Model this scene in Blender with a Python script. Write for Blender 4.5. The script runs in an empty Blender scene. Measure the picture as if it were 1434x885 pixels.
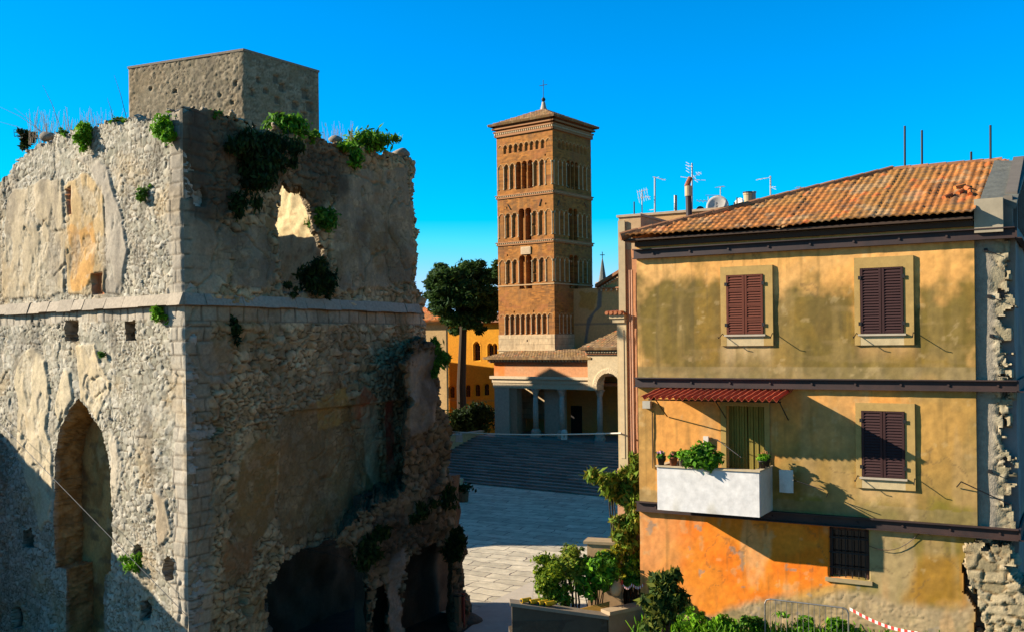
import bpy, math, random
import numpy as np
from mathutils import Vector, Matrix
R = math.radians
sc = bpy.context.scene
COL = sc.collection
# ------------------------------------------------------------------ camera
F, CX, HY, ROLL, EYE = 1400.0, 717.0, 478.0, R(0.7), 11.3      # pixels of the 1434 x 885 photograph
cd = bpy.data.cameras.new('camera'); cam = bpy.data.objects.new('camera', cd); COL.objects.link(cam)
cd.sensor_fit = 'HORIZONTAL'; cd.sensor_width = 36.0; cd.lens = F / 1434 * 36
cd.shift_y = (HY - 442.5) / 1434; cd.clip_start = 0.1; cd.clip_end = 3000
cam.matrix_world = Matrix.Translation((0, 0, EYE)) @ Matrix.Rotation(R(90), 4, 'X') @ Matrix.Rotation(-ROLL, 4, 'Z')
sc.camera = cam
# ------------------------------------------------------------------ light
SZ = .45
LD = np.array([1.0, -0.10, -SZ]); LD /= np.linalg.norm(LD)       # the way the sunlight travels
SUN_EL = math.asin(-LD[2]); SUN_AZ = math.atan2(-LD[0], -LD[1])
w = bpy.data.worlds.new('World'); sc.world = w; w.use_nodes = True
nt = w.node_tree; nt.nodes.clear()
sky = nt.nodes.new('ShaderNodeTexSky'); sky.sky_type = 'NISHITA'; sky.sun_disc = False
sky.sun_elevation = SUN_EL; sky.sun_rotation = SUN_AZ; sky.altitude = 3500; sky.air_density = 1.0; sky.dust_density = 0.3; sky.ozone_density = 2.0
hs = nt.nodes.new('ShaderNodeHueSaturation'); hs.inputs['Saturation'].default_value = 1.66; hs.inputs['Hue'].default_value = 0.497; hs.inputs['Value'].default_value = 1.0
bg = nt.nodes.new('ShaderNodeBackground'); bg.inputs['Strength'].default_value = 0.118
out = nt.nodes.new('ShaderNodeOutputWorld')
nt.links.new(sky.outputs[0], hs.inputs['Color']); dk_ = nt.nodes.new('ShaderNodeMix'); dk_.data_type = 'RGBA'; dk_.blend_type = 'DARKEN'; dk_.inputs[0].default_value = 1.0; dk_.inputs[7].default_value = (1.6, 2.9, 4.2, 1)
nt.links.new(hs.outputs[0], dk_.inputs[6]); nt.links.new(dk_.outputs[2], bg.inputs['Color']); nt.links.new(bg.outputs[0], out.inputs['Surface'])
sd = bpy.data.lights.new('sun', 'SUN'); sd.energy = 5.0; sd.angle = R(0.5); sd.color = (1.0, 0.96, 0.86)
sun = bpy.data.objects.new('sun', sd); COL.objects.link(sun)
sun.rotation_euler = Vector(LD).to_track_quat('-Z', 'Y').to_euler(); sun.location = (-60, 6, 60)
vs = sc.view_settings; vs.view_transform = 'Standard'; vs.look = 'None'; vs.exposure = 1.25; vs.gamma = 1.0; vs.use_curve_mapping = False
sc.render.engine = 'CYCLES'; sc.cycles.max_bounces = 6; sc.cycles.diffuse_bounces = 3; sc.cycles.glossy_bounces = 2
sc.cycles.transmission_bounces = 2; sc.cycles.transparent_max_bounces = 6; sc.cycles.use_denoising = True

# ------------------------------------------------------------------ pixel geometry
def ray(px, py):
    x = (px - CX) / F; y = (HY - py) / F; c, s = math.cos(ROLL), math.sin(ROLL)
    return (x * c + y * s, 1.0, -x * s + y * c)
def at(px, py, Y):
    d = ray(px, py); return np.array([d[0] * Y, Y, EYE + d[2] * Y])
def on_z(px, py, z):
    d = ray(px, py); t = (z - EYE) / d[2]; return np.array([d[0] * t, t, z])

class Fr:
    """upright frame: a runs along u, b outward (towards the viewer), z up"""
    def __init__(s, o, u):
        s.o = np.array([o[0], o[1]], float); s.u = np.array([u[0], u[1]], float); s.u /= np.linalg.norm(s.u)
        s.n = np.array([s.u[1], -s.u[0]])
    def p(s, a, b, z):
        q = s.o + s.u * a + s.n * b; return np.array([q[0], q[1], z])
    def px(s, x, y, b=0.0):
        """where the sight line through pixel x, y meets the upright plane at offset b: (a, z)"""
        d = ray(x, y); A = s.o + s.n * b
        a = (A[0] - A[1] * d[0]) / (s.u[1] * d[0] - s.u[0]); t = A[1] + a * s.u[1]
        return a, EYE + d[2] * t
    def poly(s, pts, b=0.0): return [s.px(x, y, b) for x, y in pts]
    def side(s, a, b=0.0):
        """frame of the wall that leaves this one at a, running away from the viewer"""
        q = s.o + s.u * a + s.n * b; return Fr(q, -s.n)

# ------------------------------------------------------------------ noise
def _h(ix, iy, seed):
    with np.errstate(over='ignore'):
        h = (ix.astype(np.int64) * 374761393 + iy.astype(np.int64) * 668265263 + seed * 1274126177) & 0xffffffff
        h = ((h ^ (h >> 13)) * 1274126177) & 0xffffffff
        h = ((h ^ (h >> 16)) * 2246822519) & 0xffffffff
        h = h ^ (h >> 15)
    return (h & 0xffffff) / float(0xffffff)
def vn(x, y, seed):
    ix, iy = np.floor(x), np.floor(y); fx, fy = x - ix, y - iy
    fx = fx * fx * (3 - 2 * fx); fy = fy * fy * (3 - 2 * fy)
    a = _h(ix, iy, seed); b = _h(ix + 1, iy, seed); c = _h(ix, iy + 1, seed); d = _h(ix + 1, iy + 1, seed)
    return (a * (1 - fx) + b * fx) * (1 - fy) + (c * (1 - fx) + d * fx) * fy
def fbm(x, y, seed, o=4):
    r = 0; amp = .5; tot = 0
    for i in range(o):
        r = r + amp * vn(x * 2 ** i, y * 2 ** i, seed + i * 7); tot += amp; amp *= .5
    return r / tot
def worley(x, y, seed, jit=.85):
    """nearest and second nearest cell, the cell's random number, and the offset from its centre"""
    ix, iy = np.floor(x), np.floor(y)
    f1 = np.full(x.shape, 9.0); f2 = f1.copy(); cid = np.zeros(x.shape); ox = np.zeros(x.shape); oy = np.zeros(x.shape)
    for dx in (-1, 0, 1):
        for dy in (-1, 0, 1):
            cx, cy = ix + dx, iy + dy
            px_, py_ = x - cx - .5 - jit * (_h(cx, cy, seed) - .5), y - cy - .5 - jit * (_h(cx, cy, seed + 5) - .5)
            d = np.maximum(np.abs(px_), np.abs(py_)) * .6 + np.hypot(px_, py_) * .4
            c = _h(cx, cy, seed + 11); near = d < f1
            f2 = np.where(near, f1, np.minimum(f2, d)); cid = np.where(near, c, cid); ox = np.where(near, px_, ox); oy = np.where(near, py_, oy); f1 = np.where(near, d, f1)
    return f1, f2, cid, ox, oy
def ss(a, b, x):
    t = np.clip((x - a) / (b - a), 0, 1); return t * t * (3 - 2 * t)
def sdf(S, T, poly):
    P = np.array(poly, float); n = len(P); d = np.full(S.shape, 1e9); ins = np.zeros(S.shape, bool)
    for i in range(n):
        a, b = P[i], P[(i + 1) % n]; e = b - a; L = max(e @ e, 1e-9)
        t = np.clip(((S - a[0]) * e[0] + (T - a[1]) * e[1]) / L, 0, 1)
        d = np.minimum(d, np.hypot(S - a[0] - t * e[0], T - a[1] - t * e[1]))
        cond = (a[1] > T) != (b[1] > T)
        xx = a[0] + (T - a[1]) * e[0] / (e[1] if abs(e[1]) > 1e-9 else 1e-9)
        ins ^= cond & (S < xx)
    return np.where(ins, -d, d)
def patch(S, T, poly, amp=.25, soft=.05, seed=1, sc_=1.3):
    n = fbm(S * sc_, T * sc_, seed, 4) - .5
    return ss(soft, -soft, sdf(S, T, poly) + n * 2 * amp)
def paint(c, m, rgb):
    return c * (1 - m[..., None]) + np.array(rgb) * m[..., None]

# ------------------------------------------------------------------ objects
WL = {}
def tag(o, label=None, cat=None, group=None, kind=None):
    if label: o['label'] = label
    if cat: o['category'] = cat
    if group: o['group'] = group
    if kind: o['kind'] = kind
    return o
def thing(name, loc, label, cat, group=None, rz=0):
    o = bpy.data.objects.new(name, None); o.empty_display_size = .3; COL.objects.link(o)
    o.location = loc; o.rotation_euler = (0, 0, rz); WL[o] = np.array(loc, float)
    return tag(o, label, cat, group)
def rootloc(p): return WL.get(p, np.zeros(3))
def mesh(name, V, Fc, mat, parent=None, cols=None, smooth=False):
    V = np.asarray(V, float) - rootloc(parent)
    me = bpy.data.meshes.new(name)
    if isinstance(Fc, np.ndarray):
        k = Fc.shape[1]; me.vertices.add(len(V)); me.vertices.foreach_set('co', V.astype(np.float32).ravel())
        me.loops.add(Fc.size); me.loops.foreach_set('vertex_index', Fc.astype(np.int32).ravel())
        me.polygons.add(len(Fc)); me.polygons.foreach_set('loop_start', np.arange(0, Fc.size, k, dtype=np.int32))
        me.polygons.foreach_set('loop_total', np.full(len(Fc), k, dtype=np.int32)); me.update(calc_edges=True)
    else:
        me.from_pydata([tuple(v) for v in V], [], Fc); me.update()
    if smooth: me.polygons.foreach_set('use_smooth', np.ones(len(me.polygons), bool))
    if cols is not None:
        at_ = me.color_attributes.new('Col', 'FLOAT_COLOR', 'POINT')
        c = np.ones((len(V), 4), np.float32); c[:, :3] = cols; at_.data.foreach_set('color', c.ravel())
    me.materials.append(mat)
    o = bpy.data.objects.new(name, me); COL.objects.link(o)
    if parent is not None:
        o.parent = parent; WL[o] = rootloc(parent)
    return o
def copy_tree(o, parent=None):
    c = o.copy(); COL.objects.link(c)
    if parent is not None: c.parent = parent
    for ch in list(o.children): copy_tree(ch, c)
    return c

class MB:
    def __init__(s): s.v = []; s.f = []; s.c = []; s.cur = None
    def add(s, v, f):
        k = len(s.v); s.v += [tuple(map(float, q)) for q in v]; s.f += [tuple(i + k for i in q) for q in f]
        s.c += [s.cur or (1, 1, 1)] * len(v); return s
    def box8(s, q): return s.add(q, [(0, 3, 2, 1), (4, 5, 6, 7), (0, 1, 5, 4), (1, 2, 6, 5), (2, 3, 7, 6), (3, 0, 4, 7)])
    def fbox(s, fr, a0, a1, b0, b1, z0, z1):
        return s.box8([fr.p(a0, b1, z0), fr.p(a1, b1, z0), fr.p(a1, b0, z0), fr.p(a0, b0, z0), fr.p(a0, b1, z1), fr.p(a1, b1, z1), fr.p(a1, b0, z1), fr.p(a0, b0, z1)])
    def box(s, x0, x1, y0, y1, z0, z1):
        return s.box8([(x0, y0, z0), (x1, y0, z0), (x1, y1, z0), (x0, y1, z0), (x0, y0, z1), (x1, y0, z1), (x1, y1, z1), (x0, y1, z1)])
    def prism(s, pts, vec):
        n = len(pts); pts = [np.array(p, float) for p in pts]; q = [p + np.array(vec, float) for p in pts]
        return s.add(pts + q, [tuple(range(n)), tuple(range(2 * n - 1, n - 1, -1))] + [(i, i + n, (i + 1) % n + n, (i + 1) % n) for i in range(n)])
    def tube(s, p, q, r0, r1=None, n=8):
        r1 = r0 if r1 is None else r1; p, q = np.array(p, float), np.array(q, float); d = q - p; d = d / (np.linalg.norm(d) + 1e-9)
        x = np.cross(d, (0, 0, 1) if abs(d[2]) < .9 else (1, 0, 0)); x /= np.linalg.norm(x); y = np.cross(d, x)
        ring = lambda c, r: [c + r * (x * math.cos(2 * math.pi * i / n) + y * math.sin(2 * math.pi * i / n)) for i in range(n)]
        return s.add(ring(p, r0) + ring(q, r1), [(i, (i + 1) % n, (i + 1) % n + n, i + n) for i in range(n)] + [tuple(range(n - 1, -1, -1)), tuple(range(n, 2 * n))])
    def path(s, pts, r0, r1=None, n=6):
        r1 = r0 if r1 is None else r1; m = len(pts) - 1
        for i in range(m): s.tube(pts[i], pts[i + 1], r0 + (r1 - r0) * i / m, r0 + (r1 - r0) * (i + 1) / m, n)
        return s
    def lathe(s, c, prof, n=16):
        v = []; f = []
        for r, z in prof: v += [(c[0] + r * math.cos(2 * math.pi * i / n), c[1] + r * math.sin(2 * math.pi * i / n), c[2] + z) for i in range(n)]
        for k in range(len(prof) - 1): f += [(k * n + i, k * n + (i + 1) % n, (k + 1) * n + (i + 1) % n, (k + 1) * n + i) for i in range(n)]
        f += [tuple(range(n - 1, -1, -1)), tuple(range((len(prof) - 1) * n, len(prof) * n))]
        return s.add(v, f)
    def build_each(s, name, mat, parent=None, smooth=False):
        """every connected piece becomes a part of its own"""
        p = list(range(len(s.v)))
        def root(i):
            while p[i] != i: p[i] = p[p[i]]; i = p[i]
            return i
        for f in s.f:
            for i in f[1:]: p[root(i)] = root(f[0])
        grp = {}
        for f in s.f: grp.setdefault(root(f[0]), []).append(f)
        for fs in grp.values():
            ids = sorted({i for f in fs for i in f}); mp = {j: k for k, j in enumerate(ids)}
            mesh(name, [s.v[i] for i in ids], [tuple(mp[i] for i in f) for f in fs], mat, parent, cols=np.array([s.c[i] for i in ids]), smooth=smooth)
    def build(s, name, mat, parent=None, smooth=False):
        return mesh(name, s.v, s.f, mat, parent, cols=np.array(s.c), smooth=smooth)

def sheet(name, O, U, V, u0, u1, v0, v1, step, hf, cf, mat, parent=None, keep=None, thick=.4, smooth=True, N=None, tvec=None, rough=0, rcol=None, follow=False):
    """a fine grid on the plane O + s U + t V, raised by hf(s, t), cut by keep(s, t), with real thickness behind every edge"""
    O, U, V = (np.array(q, float) for q in (O, U, V)); N = np.cross(U, V) if N is None else np.array(N, float); N /= np.linalg.norm(N)
    ns = max(2, int(round((u1 - u0) / step)) + 1); nv = max(2, int(round((v1 - v0) / step)) + 1)
    S, T = np.meshgrid(np.linspace(u0, u1, ns), np.linspace(v0, v1, nv), indexing='ij')
    H = hf(S, T) if hf else np.zeros(S.shape); C = cf(S, T)
    P = O + S[..., None] * U + T[..., None] * V + H[..., None] * N
    idx = np.arange(ns * nv).reshape(ns, nv)
    Q = np.stack([idx[:-1, :-1], idx[1:, :-1], idx[1:, 1:], idx[:-1, 1:]], -1)
    if keep is not None:
        Sc = (S[:-1, :-1] + S[1:, 1:]) / 2; Tc = (T[:-1, :-1] + T[1:, 1:]) / 2; Q = Q[keep(Sc, Tc)]
    Q = Q.reshape(-1, 4); V_ = P.reshape(-1, 3); C_ = C.reshape(-1, 3)
    if thick:
        E = np.concatenate([Q[:, [i, (i + 1) % 4]] for i in range(4)]); key = np.sort(E, 1); key = key[:, 0] * (ns * nv + 1) + key[:, 1]
        _, inv, cnt = np.unique(key, return_inverse=True, return_counts=True); B = E[cnt[inv.ravel()] == 1]
        bv, binv = np.unique(B, return_inverse=True); binv = binv.reshape(B.shape); nb = len(bv)
        bs, bt = S.reshape(-1)[bv], T.reshape(-1)[bv]; front = V_[bv]
        tv = -N * thick if tvec is None else (tvec(bs, bt) if callable(tvec) else np.array(tvec, float)); tl_n = np.linalg.norm(tv, axis=-1).max()
        base = front if follow else (O + bs[:, None] * U + bt[:, None] * V)
        K = max(1, int(round(tl_n / rough))) if rough else 1
        if rough:                                             # smoothed in-plane direction away from the wall, for stones in the reveal
            o2 = np.zeros((nb, 2)); ds, dt = bs[binv[:, 1]] - bs[binv[:, 0]], bt[binv[:, 1]] - bt[binv[:, 0]]
            for c in (0, 1): np.add.at(o2, binv[:, c], np.stack([dt, -ds], -1))
            for _ in range(6):
                n2 = o2.copy()
                for c in (0, 1): np.add.at(n2, binv[:, c], o2[binv[:, 1 - c]])
                o2 = n2 / (np.linalg.norm(n2, axis=1)[:, None] + 1e-9)
            out = o2[:, :1] * U + o2[:, 1:] * V; arc = bt + .73 * bs
        k0 = len(V_); Vs, Cs, prev = [V_], [C_], k0; Vs.append(front); Cs.append(C_[bv]); Qs = [Q]; tot = k0 + nb
        for k in range(1, K + 1):
            f = k / K; L_ = base + tv * f
            if rough:
                st, cid, h = rubble(np.full(nb, f * tl_n) + 11.3, arc, .42, .27, 907); L_ = L_ + out * ((h - .03) * 1.6 + (fbm(arc * .9, np.full(nb, f * tl_n * .9), 77) - .5) * .22)[:, None] * min(1, k / 2)
                cc_ = paint(STONE(cid) * C3(.82, .76, .64), 1 - st, (.17, .14, .10)) if rcol is None else rcol(bs, bt, np.full(nb, f * tl_n), st, cid)
            else: cc_ = C_[bv] * .9
            Vs.append(L_); Cs.append(cc_); Qs.append(np.stack([prev + binv[:, 1], prev + binv[:, 0], tot + binv[:, 0], tot + binv[:, 1]], -1)); prev = tot; tot += nb
        V_, C_, Q = np.concatenate(Vs), np.concatenate(Cs), np.concatenate(Qs)
    used = np.unique(Q); rm = np.full(len(V_), -1); rm[used] = np.arange(len(used))
    return mesh(name, V_[used], rm[Q], mat, parent, cols=C_[used], smooth=smooth)
def wall_sheet(name, fr, a0, a1, z0, z1, step, hf, cf, mat, parent=None, b=0.0, **kw):
    o = fr.o + fr.n * b
    return sheet(name, (o[0], o[1], 0), (fr.u[0], fr.u[1], 0), (0, 0, 1), a0, a1, z0, z1, step, hf, cf, mat, parent, **kw)

# ------------------------------------------------------------------ materials
TONE = (.72, .575, .435)                                           # gain on every non-leaf colour, darker and warmer to offset exposure and blue sky light
def mat(name, col=None, rough=.85, ns=6.0, na=.25, bs=25.0, bump=.2, bd=.02, metal=0.0, trans=0.0, spec=.25):
    """col None takes the mesh colours; noise of scale ns varies it by na; a finer noise of scale bs makes the bump"""
    m = bpy.data.materials.new(name); m.use_nodes = True; t = m.node_tree; N = t.nodes; L = t.links
    p = N['Principled BSDF']; p.inputs['Roughness'].default_value = rough; p.inputs['Metallic'].default_value = metal
    p.inputs['Specular IOR Level'].default_value = spec
    tc = N.new('ShaderNodeTexCoord')
    n1 = N.new('ShaderNodeTexNoise'); n1.inputs['Scale'].default_value = ns; n1.inputs['Detail'].default_value = 6; n1.inputs['Roughness'].default_value = .65
    L.new(tc.outputs['Object'], n1.inputs['Vector'])
    mr = N.new('ShaderNodeMapRange'); mr.inputs['From Min'].default_value = .25; mr.inputs['From Max'].default_value = .75
    mr.inputs['To Min'].default_value = 1 - na; mr.inputs['To Max'].default_value = 1 + na; L.new(n1.outputs[0], mr.inputs[0])
    vm = N.new('ShaderNodeVectorMath'); vm.operation = 'SCALE'; L.new(mr.outputs[0], vm.inputs['Scale'])
    if col is None:
        a = N.new('ShaderNodeAttribute'); a.attribute_name = 'Col'; L.new(a.outputs['Color'], vm.inputs[0])
    else: vm.inputs[0].default_value = col
    if not trans:
        tn = N.new('ShaderNodeVectorMath'); tn.operation = 'MULTIPLY'; L.new(vm.outputs[0], tn.inputs[0]); tn.inputs[1].default_value = TONE; vm = tn
    L.new(vm.outputs[0], p.inputs['Base Color'])
    if bump:
        n2 = N.new('ShaderNodeTexNoise'); n2.inputs['Scale'].default_value = bs; n2.inputs['Detail'].default_value = 5; L.new(tc.outputs['Object'], n2.inputs['Vector'])
        b = N.new('ShaderNodeBump'); b.inputs['Strength'].default_value = bump; b.inputs['Distance'].default_value = bd
        L.new(n2.outputs[0], b.inputs['Height']); L.new(b.outputs[0], p.inputs['Normal'])
    if trans:
        tr = N.new('ShaderNodeBsdfTranslucent'); L.new(vm.outputs[0], tr.inputs['Color'])
        mx = N.new('ShaderNodeMixShader'); mx.inputs[0].default_value = trans
        L.new(p.outputs[0], mx.inputs[1]); L.new(tr.outputs[0], mx.inputs[2]); L.new(mx.outputs[0], N['Material Output'].inputs['Surface'])
    return m
M = dict(
    stone=mat('rubble_stone', None, .92, 9, .28, 30, .5, .03), plaster=mat('plaster', None, .9, 5, .2, 40, .2, .01),
    brick=mat('brickwork', None, .9, 3, .25, 8, .3, .03), tile=mat('clay_tile', None, .85, 14, .3, 40, .3, .01),
    leaf=mat('leaves', None, .7, 3, .25, 5, 0, trans=.3, spec=.12), bark=mat('bark', (.07, .05, .032), .95, 8, .4, 20, .6, .03),
    steel=mat('rusty_steel', (.042, .020, .014), .65, 1.6, .75, 40, .15, .005, spec=.4), dark=mat('dark_iron', (.02, .019, .02), .6, 8, .3, 30, .1),
    galv=mat('grey_metal', (.30, .32, .34), .45, 8, .25, 30, .05, metal=.6), white=mat('white_paint', (.78, .80, .78), .8, 3, .06, 30, .15, .01),
    alu=mat('pale_aluminium', (.55, .57, .6), .5, 9, .15, 30, 0), concrete=mat('concrete', (.30, .29, .27), .9, 5, .3, 25, .3, .01),
    cream=mat('cream_stone', (.62, .53, .36), .9, 3, .18, 20, .2, .01), marble=mat('pale_marble', (.50, .47, .42), .7, 4, .25, 20, .2, .01),
    gen=mat('mixed_paint', None, .75, 5, .15, 30, .12, .006), terracotta=mat('terracotta', (.36, .13, .06), .85, 8, .25, 30, .15),
    pot=mat('dark_pot', (.05, .045, .04), .6, 8, .2, 30, .1), yellow=mat('yellow_plastic', (.75, .50, .02), .45, 5, .08, 20, 0),
    slate=mat('slate_sheet', (.16, .18, .17), .7, 4, .35, 14, .5, .02), glass=mat('dark_glass', (.012, .014, .017), .12, 3, .2, 6, 0, spec=.6))
C3 = lambda *a: np.array(a, float)

# ------------------------------------------------------------------ foliage
def leaf_mesh(name, blobs, n, size, cols, seed, parent=None, droop=0.0, long=1.9, m='leaf', shell=.45):
    g = np.random.default_rng(seed); vol = np.array([b[3] * b[4] * b[5] for b in blobs]) ** .7; pick = g.choice(len(blobs), n, p=vol / vol.sum())
    B = np.array(blobs, float)[pick]; d = g.normal(size=(n, 3)); d /= np.linalg.norm(d, axis=1)[:, None]
    r = shell + (1 - shell) * g.random(n) ** .6; r = np.where(g.random(n) < .10, r * g.uniform(1.1, 1.5, n), r); P = B[:, :3] + d * r[:, None] * B[:, 3:6] * (1 + .18 * g.normal(size=(n, 1)))
    nrm = d * .6 + g.normal(size=(n, 3)) * .6 + np.array([0, 0, .35]); nrm /= np.linalg.norm(nrm, axis=1)[:, None]
    t = np.cross(nrm, g.normal(size=(n, 3))); t[:, 2] -= droop; t /= np.linalg.norm(t, axis=1)[:, None]; bb = np.cross(nrm, t)
    sz = size * (.6 + .8 * g.random(n))[:, None]; tip = t * sz * long * .5; w_ = bb * sz * .5; cup = nrm * sz * .12
    V = np.stack([P - tip, P + w_ + cup, P + tip, P - w_ + cup], 1).reshape(-1, 3)
    cols = np.array(cols, float); k = g.random(n)[:, None]; base = cols[g.integers(len(cols), size=n)] * (.7 + .6 * k)
    return mesh(name, V, np.arange(4 * n).reshape(-1, 4), M[m], parent, cols=np.repeat(base, 4, 0))
GREEN = [(.06, .14, .010), (.10, .20, .016), (.04, .10, .010)]
BRIGHT = [(.12, .27, .008), (.18, .34, .012), (.08, .19, .008)]
DARKG = [(.022, .036, .006), (.034, .05, .008), (.014, .024, .005)]
def loosen(blobs, k, seed):
    """break each rounded clump into k smaller ones scattered through and just beyond it"""
    g = random.Random(seed); o = []
    for b in blobs:
        for i in range(k):
            f = g.uniform(.45, .75); d = [g.gauss(0, .55) for _ in range(3)]; o.append((b[0] + d[0] * b[3], b[1] + d[1] * b[4], b[2] + d[2] * b[5] * 1.1, b[3] * f, b[4] * f, b[5] * f * g.uniform(.6, 1.0)))
    return o
def stems(blobs, foot, r, k, seed, name='stems', parent=None, m='bark'):
    g = random.Random(seed); mb = MB()
    for i in range(k):
        b = g.choice(blobs); q = np.array(b[:3]) + np.array([g.uniform(-.5, .5) * b[3], g.uniform(-.5, .5) * b[4], g.uniform(-.2, .5) * b[5]])
        f0 = np.array(foot) + np.array([g.uniform(-.1, .1), g.uniform(-.1, .1), 0]); mid = f0 * .5 + q * .5 + np.array([g.uniform(-.15, .15), g.uniform(-.15, .15), .1])
        mb.path([f0, mid, q], r, r * .4, 5)
    return mb.build(name, M[m], parent)
def shrub(name, label, cat, foot, blobs, n, size, cols, seed, group=None, r=.025, k=9, droop=0.0, long=1.9, core=True):
    t = thing(name, foot, label, cat, group); blobs = loosen(blobs, 6, seed)
    leaf_mesh('foliage', blobs, n, size, cols, seed, t, droop, long); stems(blobs, foot, r, k, seed, 'stems', t)
    return t

# ------------------------------------------------------------------ ground
def flat(name, pts, z, m, **kw):
    o = mesh(name, [(p[0], p[1], z if len(p) < 3 else p[2]) for p in pts], [tuple(range(len(pts)))], m); tag(o, kind='structure'); return o
def paving_mat():
    m = bpy.data.materials.new('stone_paving'); m.use_nodes = True; t = m.node_tree; N = t.nodes; L = t.links; p = N['Principled BSDF']
    p.inputs['Roughness'].default_value = .85
    tc = N.new('ShaderNodeTexCoord'); mp = N.new('ShaderNodeMapping'); mp.inputs['Rotation'].default_value = (0, 0, R(28)); L.new(tc.outputs['Object'], mp.inputs[0])
    nz = N.new('ShaderNodeTexNoise'); nz.inputs['Scale'].default_value = .5; nz.inputs['Detail'].default_value = 4; L.new(mp.outputs[0], nz.inputs['Vector'])
    sb = N.new('ShaderNodeVectorMath'); sb.operation = 'SUBTRACT'; L.new(nz.outputs['Color'], sb.inputs[0]); sb.inputs[1].default_value = (.5, .5, .5)
    ml = N.new('ShaderNodeVectorMath'); ml.operation = 'SCALE'; ml.inputs['Scale'].default_value = 1.1; L.new(sb.outputs[0], ml.inputs[0])
    ad = N.new('ShaderNodeVectorMath'); ad.operation = 'ADD'; L.new(mp.outputs[0], ad.inputs[0]); L.new(ml.outputs[0], ad.inputs[1])
    br = N.new('ShaderNodeTexBrick'); br.inputs['Scale'].default_value = 1.0; br.inputs['Brick Width'].default_value = 2.1; br.inputs['Row Height'].default_value = .95
    br.inputs['Mortar Size'].default_value = .035; br.inputs['Mortar Smooth'].default_value = .4; br.offset = .37
    br.inputs['Color1'].default_value = (.58, .45, .28, 1); br.inputs['Color2'].default_value = (.40, .31, .19, 1); br.inputs['Mortar'].default_value = (.14, .095, .06, 1)
    L.new(ad.outputs[0], br.inputs['Vector'])
    n2 = N.new('ShaderNodeTexNoise'); n2.inputs['Scale'].default_value = 1.3; n2.inputs['Detail'].default_value = 8; n2.inputs['Roughness'].default_value = .7; L.new(tc.outputs['Object'], n2.inputs['Vector'])
    mr = N.new('ShaderNodeMapRange'); mr.inputs['From Min'].default_value = .3; mr.inputs['From Max'].default_value = .7; mr.inputs['To Min'].default_value = .6; mr.inputs['To Max'].default_value = 1.2; L.new(n2.outputs[0], mr.inputs[0])
    vm = N.new('ShaderNodeVectorMath'); vm.operation = 'SCALE'; L.new(br.outputs['Color'], vm.inputs[0]); L.new(mr.outputs[0], vm.inputs['Scale']); L.new(vm.outputs[0], p.inputs['Base Color'])
    b = N.new('ShaderNodeBump'); b.inputs['Strength'].default_value = .6; b.inputs['Distance'].default_value = .05; b.invert = True
    mx = N.new('ShaderNodeMath'); mx.operation = 'SUBTRACT'; L.new(br.outputs['Fac'], mx.inputs[0]); L.new(n2.outputs[0], mx.inputs[1]); L.new(mx.outputs[0], b.inputs['Height']); L.new(b.outputs[0], p.inputs['Normal'])
    return m
flat('ground', [(-900, -300), (900, -300), (900, 1500), (-900, 1500)], -.02, mat('earth', (.16, .14, .10), .95, .4, .3, 4, .4, .05))
flat('piazza', [(-45, 38), (20, 38), (40, 70), (40, 110), (-45, 110)], 0.0, M.setdefault('paving', paving_mat()))
flat('road', [on_z(640, 905, .005)[:2], on_z(740, 905, .005)[:2], on_z(748, 812, .005)[:2], on_z(640, 866, .005)[:2]], .005, mat('pale_concrete', (.55, .54, .50), .9, 2, .12, 20, .2, .01))

# ------------------------------------------------------------------ masonry patterns
def rubble(S, T, cw, ch, seed, warp=.10):
    wx = fbm(S * 1.9, T * 1.9, seed + 30, 3) - .5; wy = fbm(S * 1.9, T * 1.9, seed + 60, 3) - .5
    x = (S + wx * warp * 3) / cw; y = (T + wy * warp * 2) / ch; x = x + .5 * (np.floor(y) % 2)
    f1, f2, cid, ox, oy = worley(x, y, seed); g1, g2, gid, px_, py_ = worley(x * 1.9 + 7, y * 1.8 + 3, seed + 15)
    small = vn(x * .45, y * .45, seed + 19) > .62
    d = np.where(small, (g2 - g1) * .6, f2 - f1); cid = np.where(small, gid, cid); ox = np.where(small, px_ * .6, ox); oy = np.where(small, py_ * .6, oy)
    st = ss(.02, .12, d + .05 * (fbm(S * 14, T * 14, seed + 51, 2) - .5)); fill = ss(.54, .68, fbm(S * .9, T * .9, seed + 41)); st = st * (1 - .4 * fill) + .4 * fill
    tx, ty = (cid * 57.3) % 1 - .5, (cid * 131.7) % 1 - .5
    h = st * (.030 + .050 * cid + .11 * (ox * tx + oy * ty)) * (1 - .45 * fill) + (fbm(S * 9, T * 9, seed + 90, 3) - .5) * .028
    return st, cid, h
def blocks(S, T, bw, bh, seed):
    row = np.floor(T / bh); x = S / bw + _h(row, row * 0 + 3, seed) + .12 * (vn(T * 2, S * 2, seed) - .5); col = np.floor(x)
    fx = (x - col) * bw; fy = T - row * bh; e = np.minimum(np.minimum(fx, bw - fx), np.minimum(fy, bh - fy))
    return ss(.0, .045, e), _h(row, col, seed + 2), ss(.0, .05, e) * (.02 + .04 * _h(row, col, seed + 4))

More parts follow.
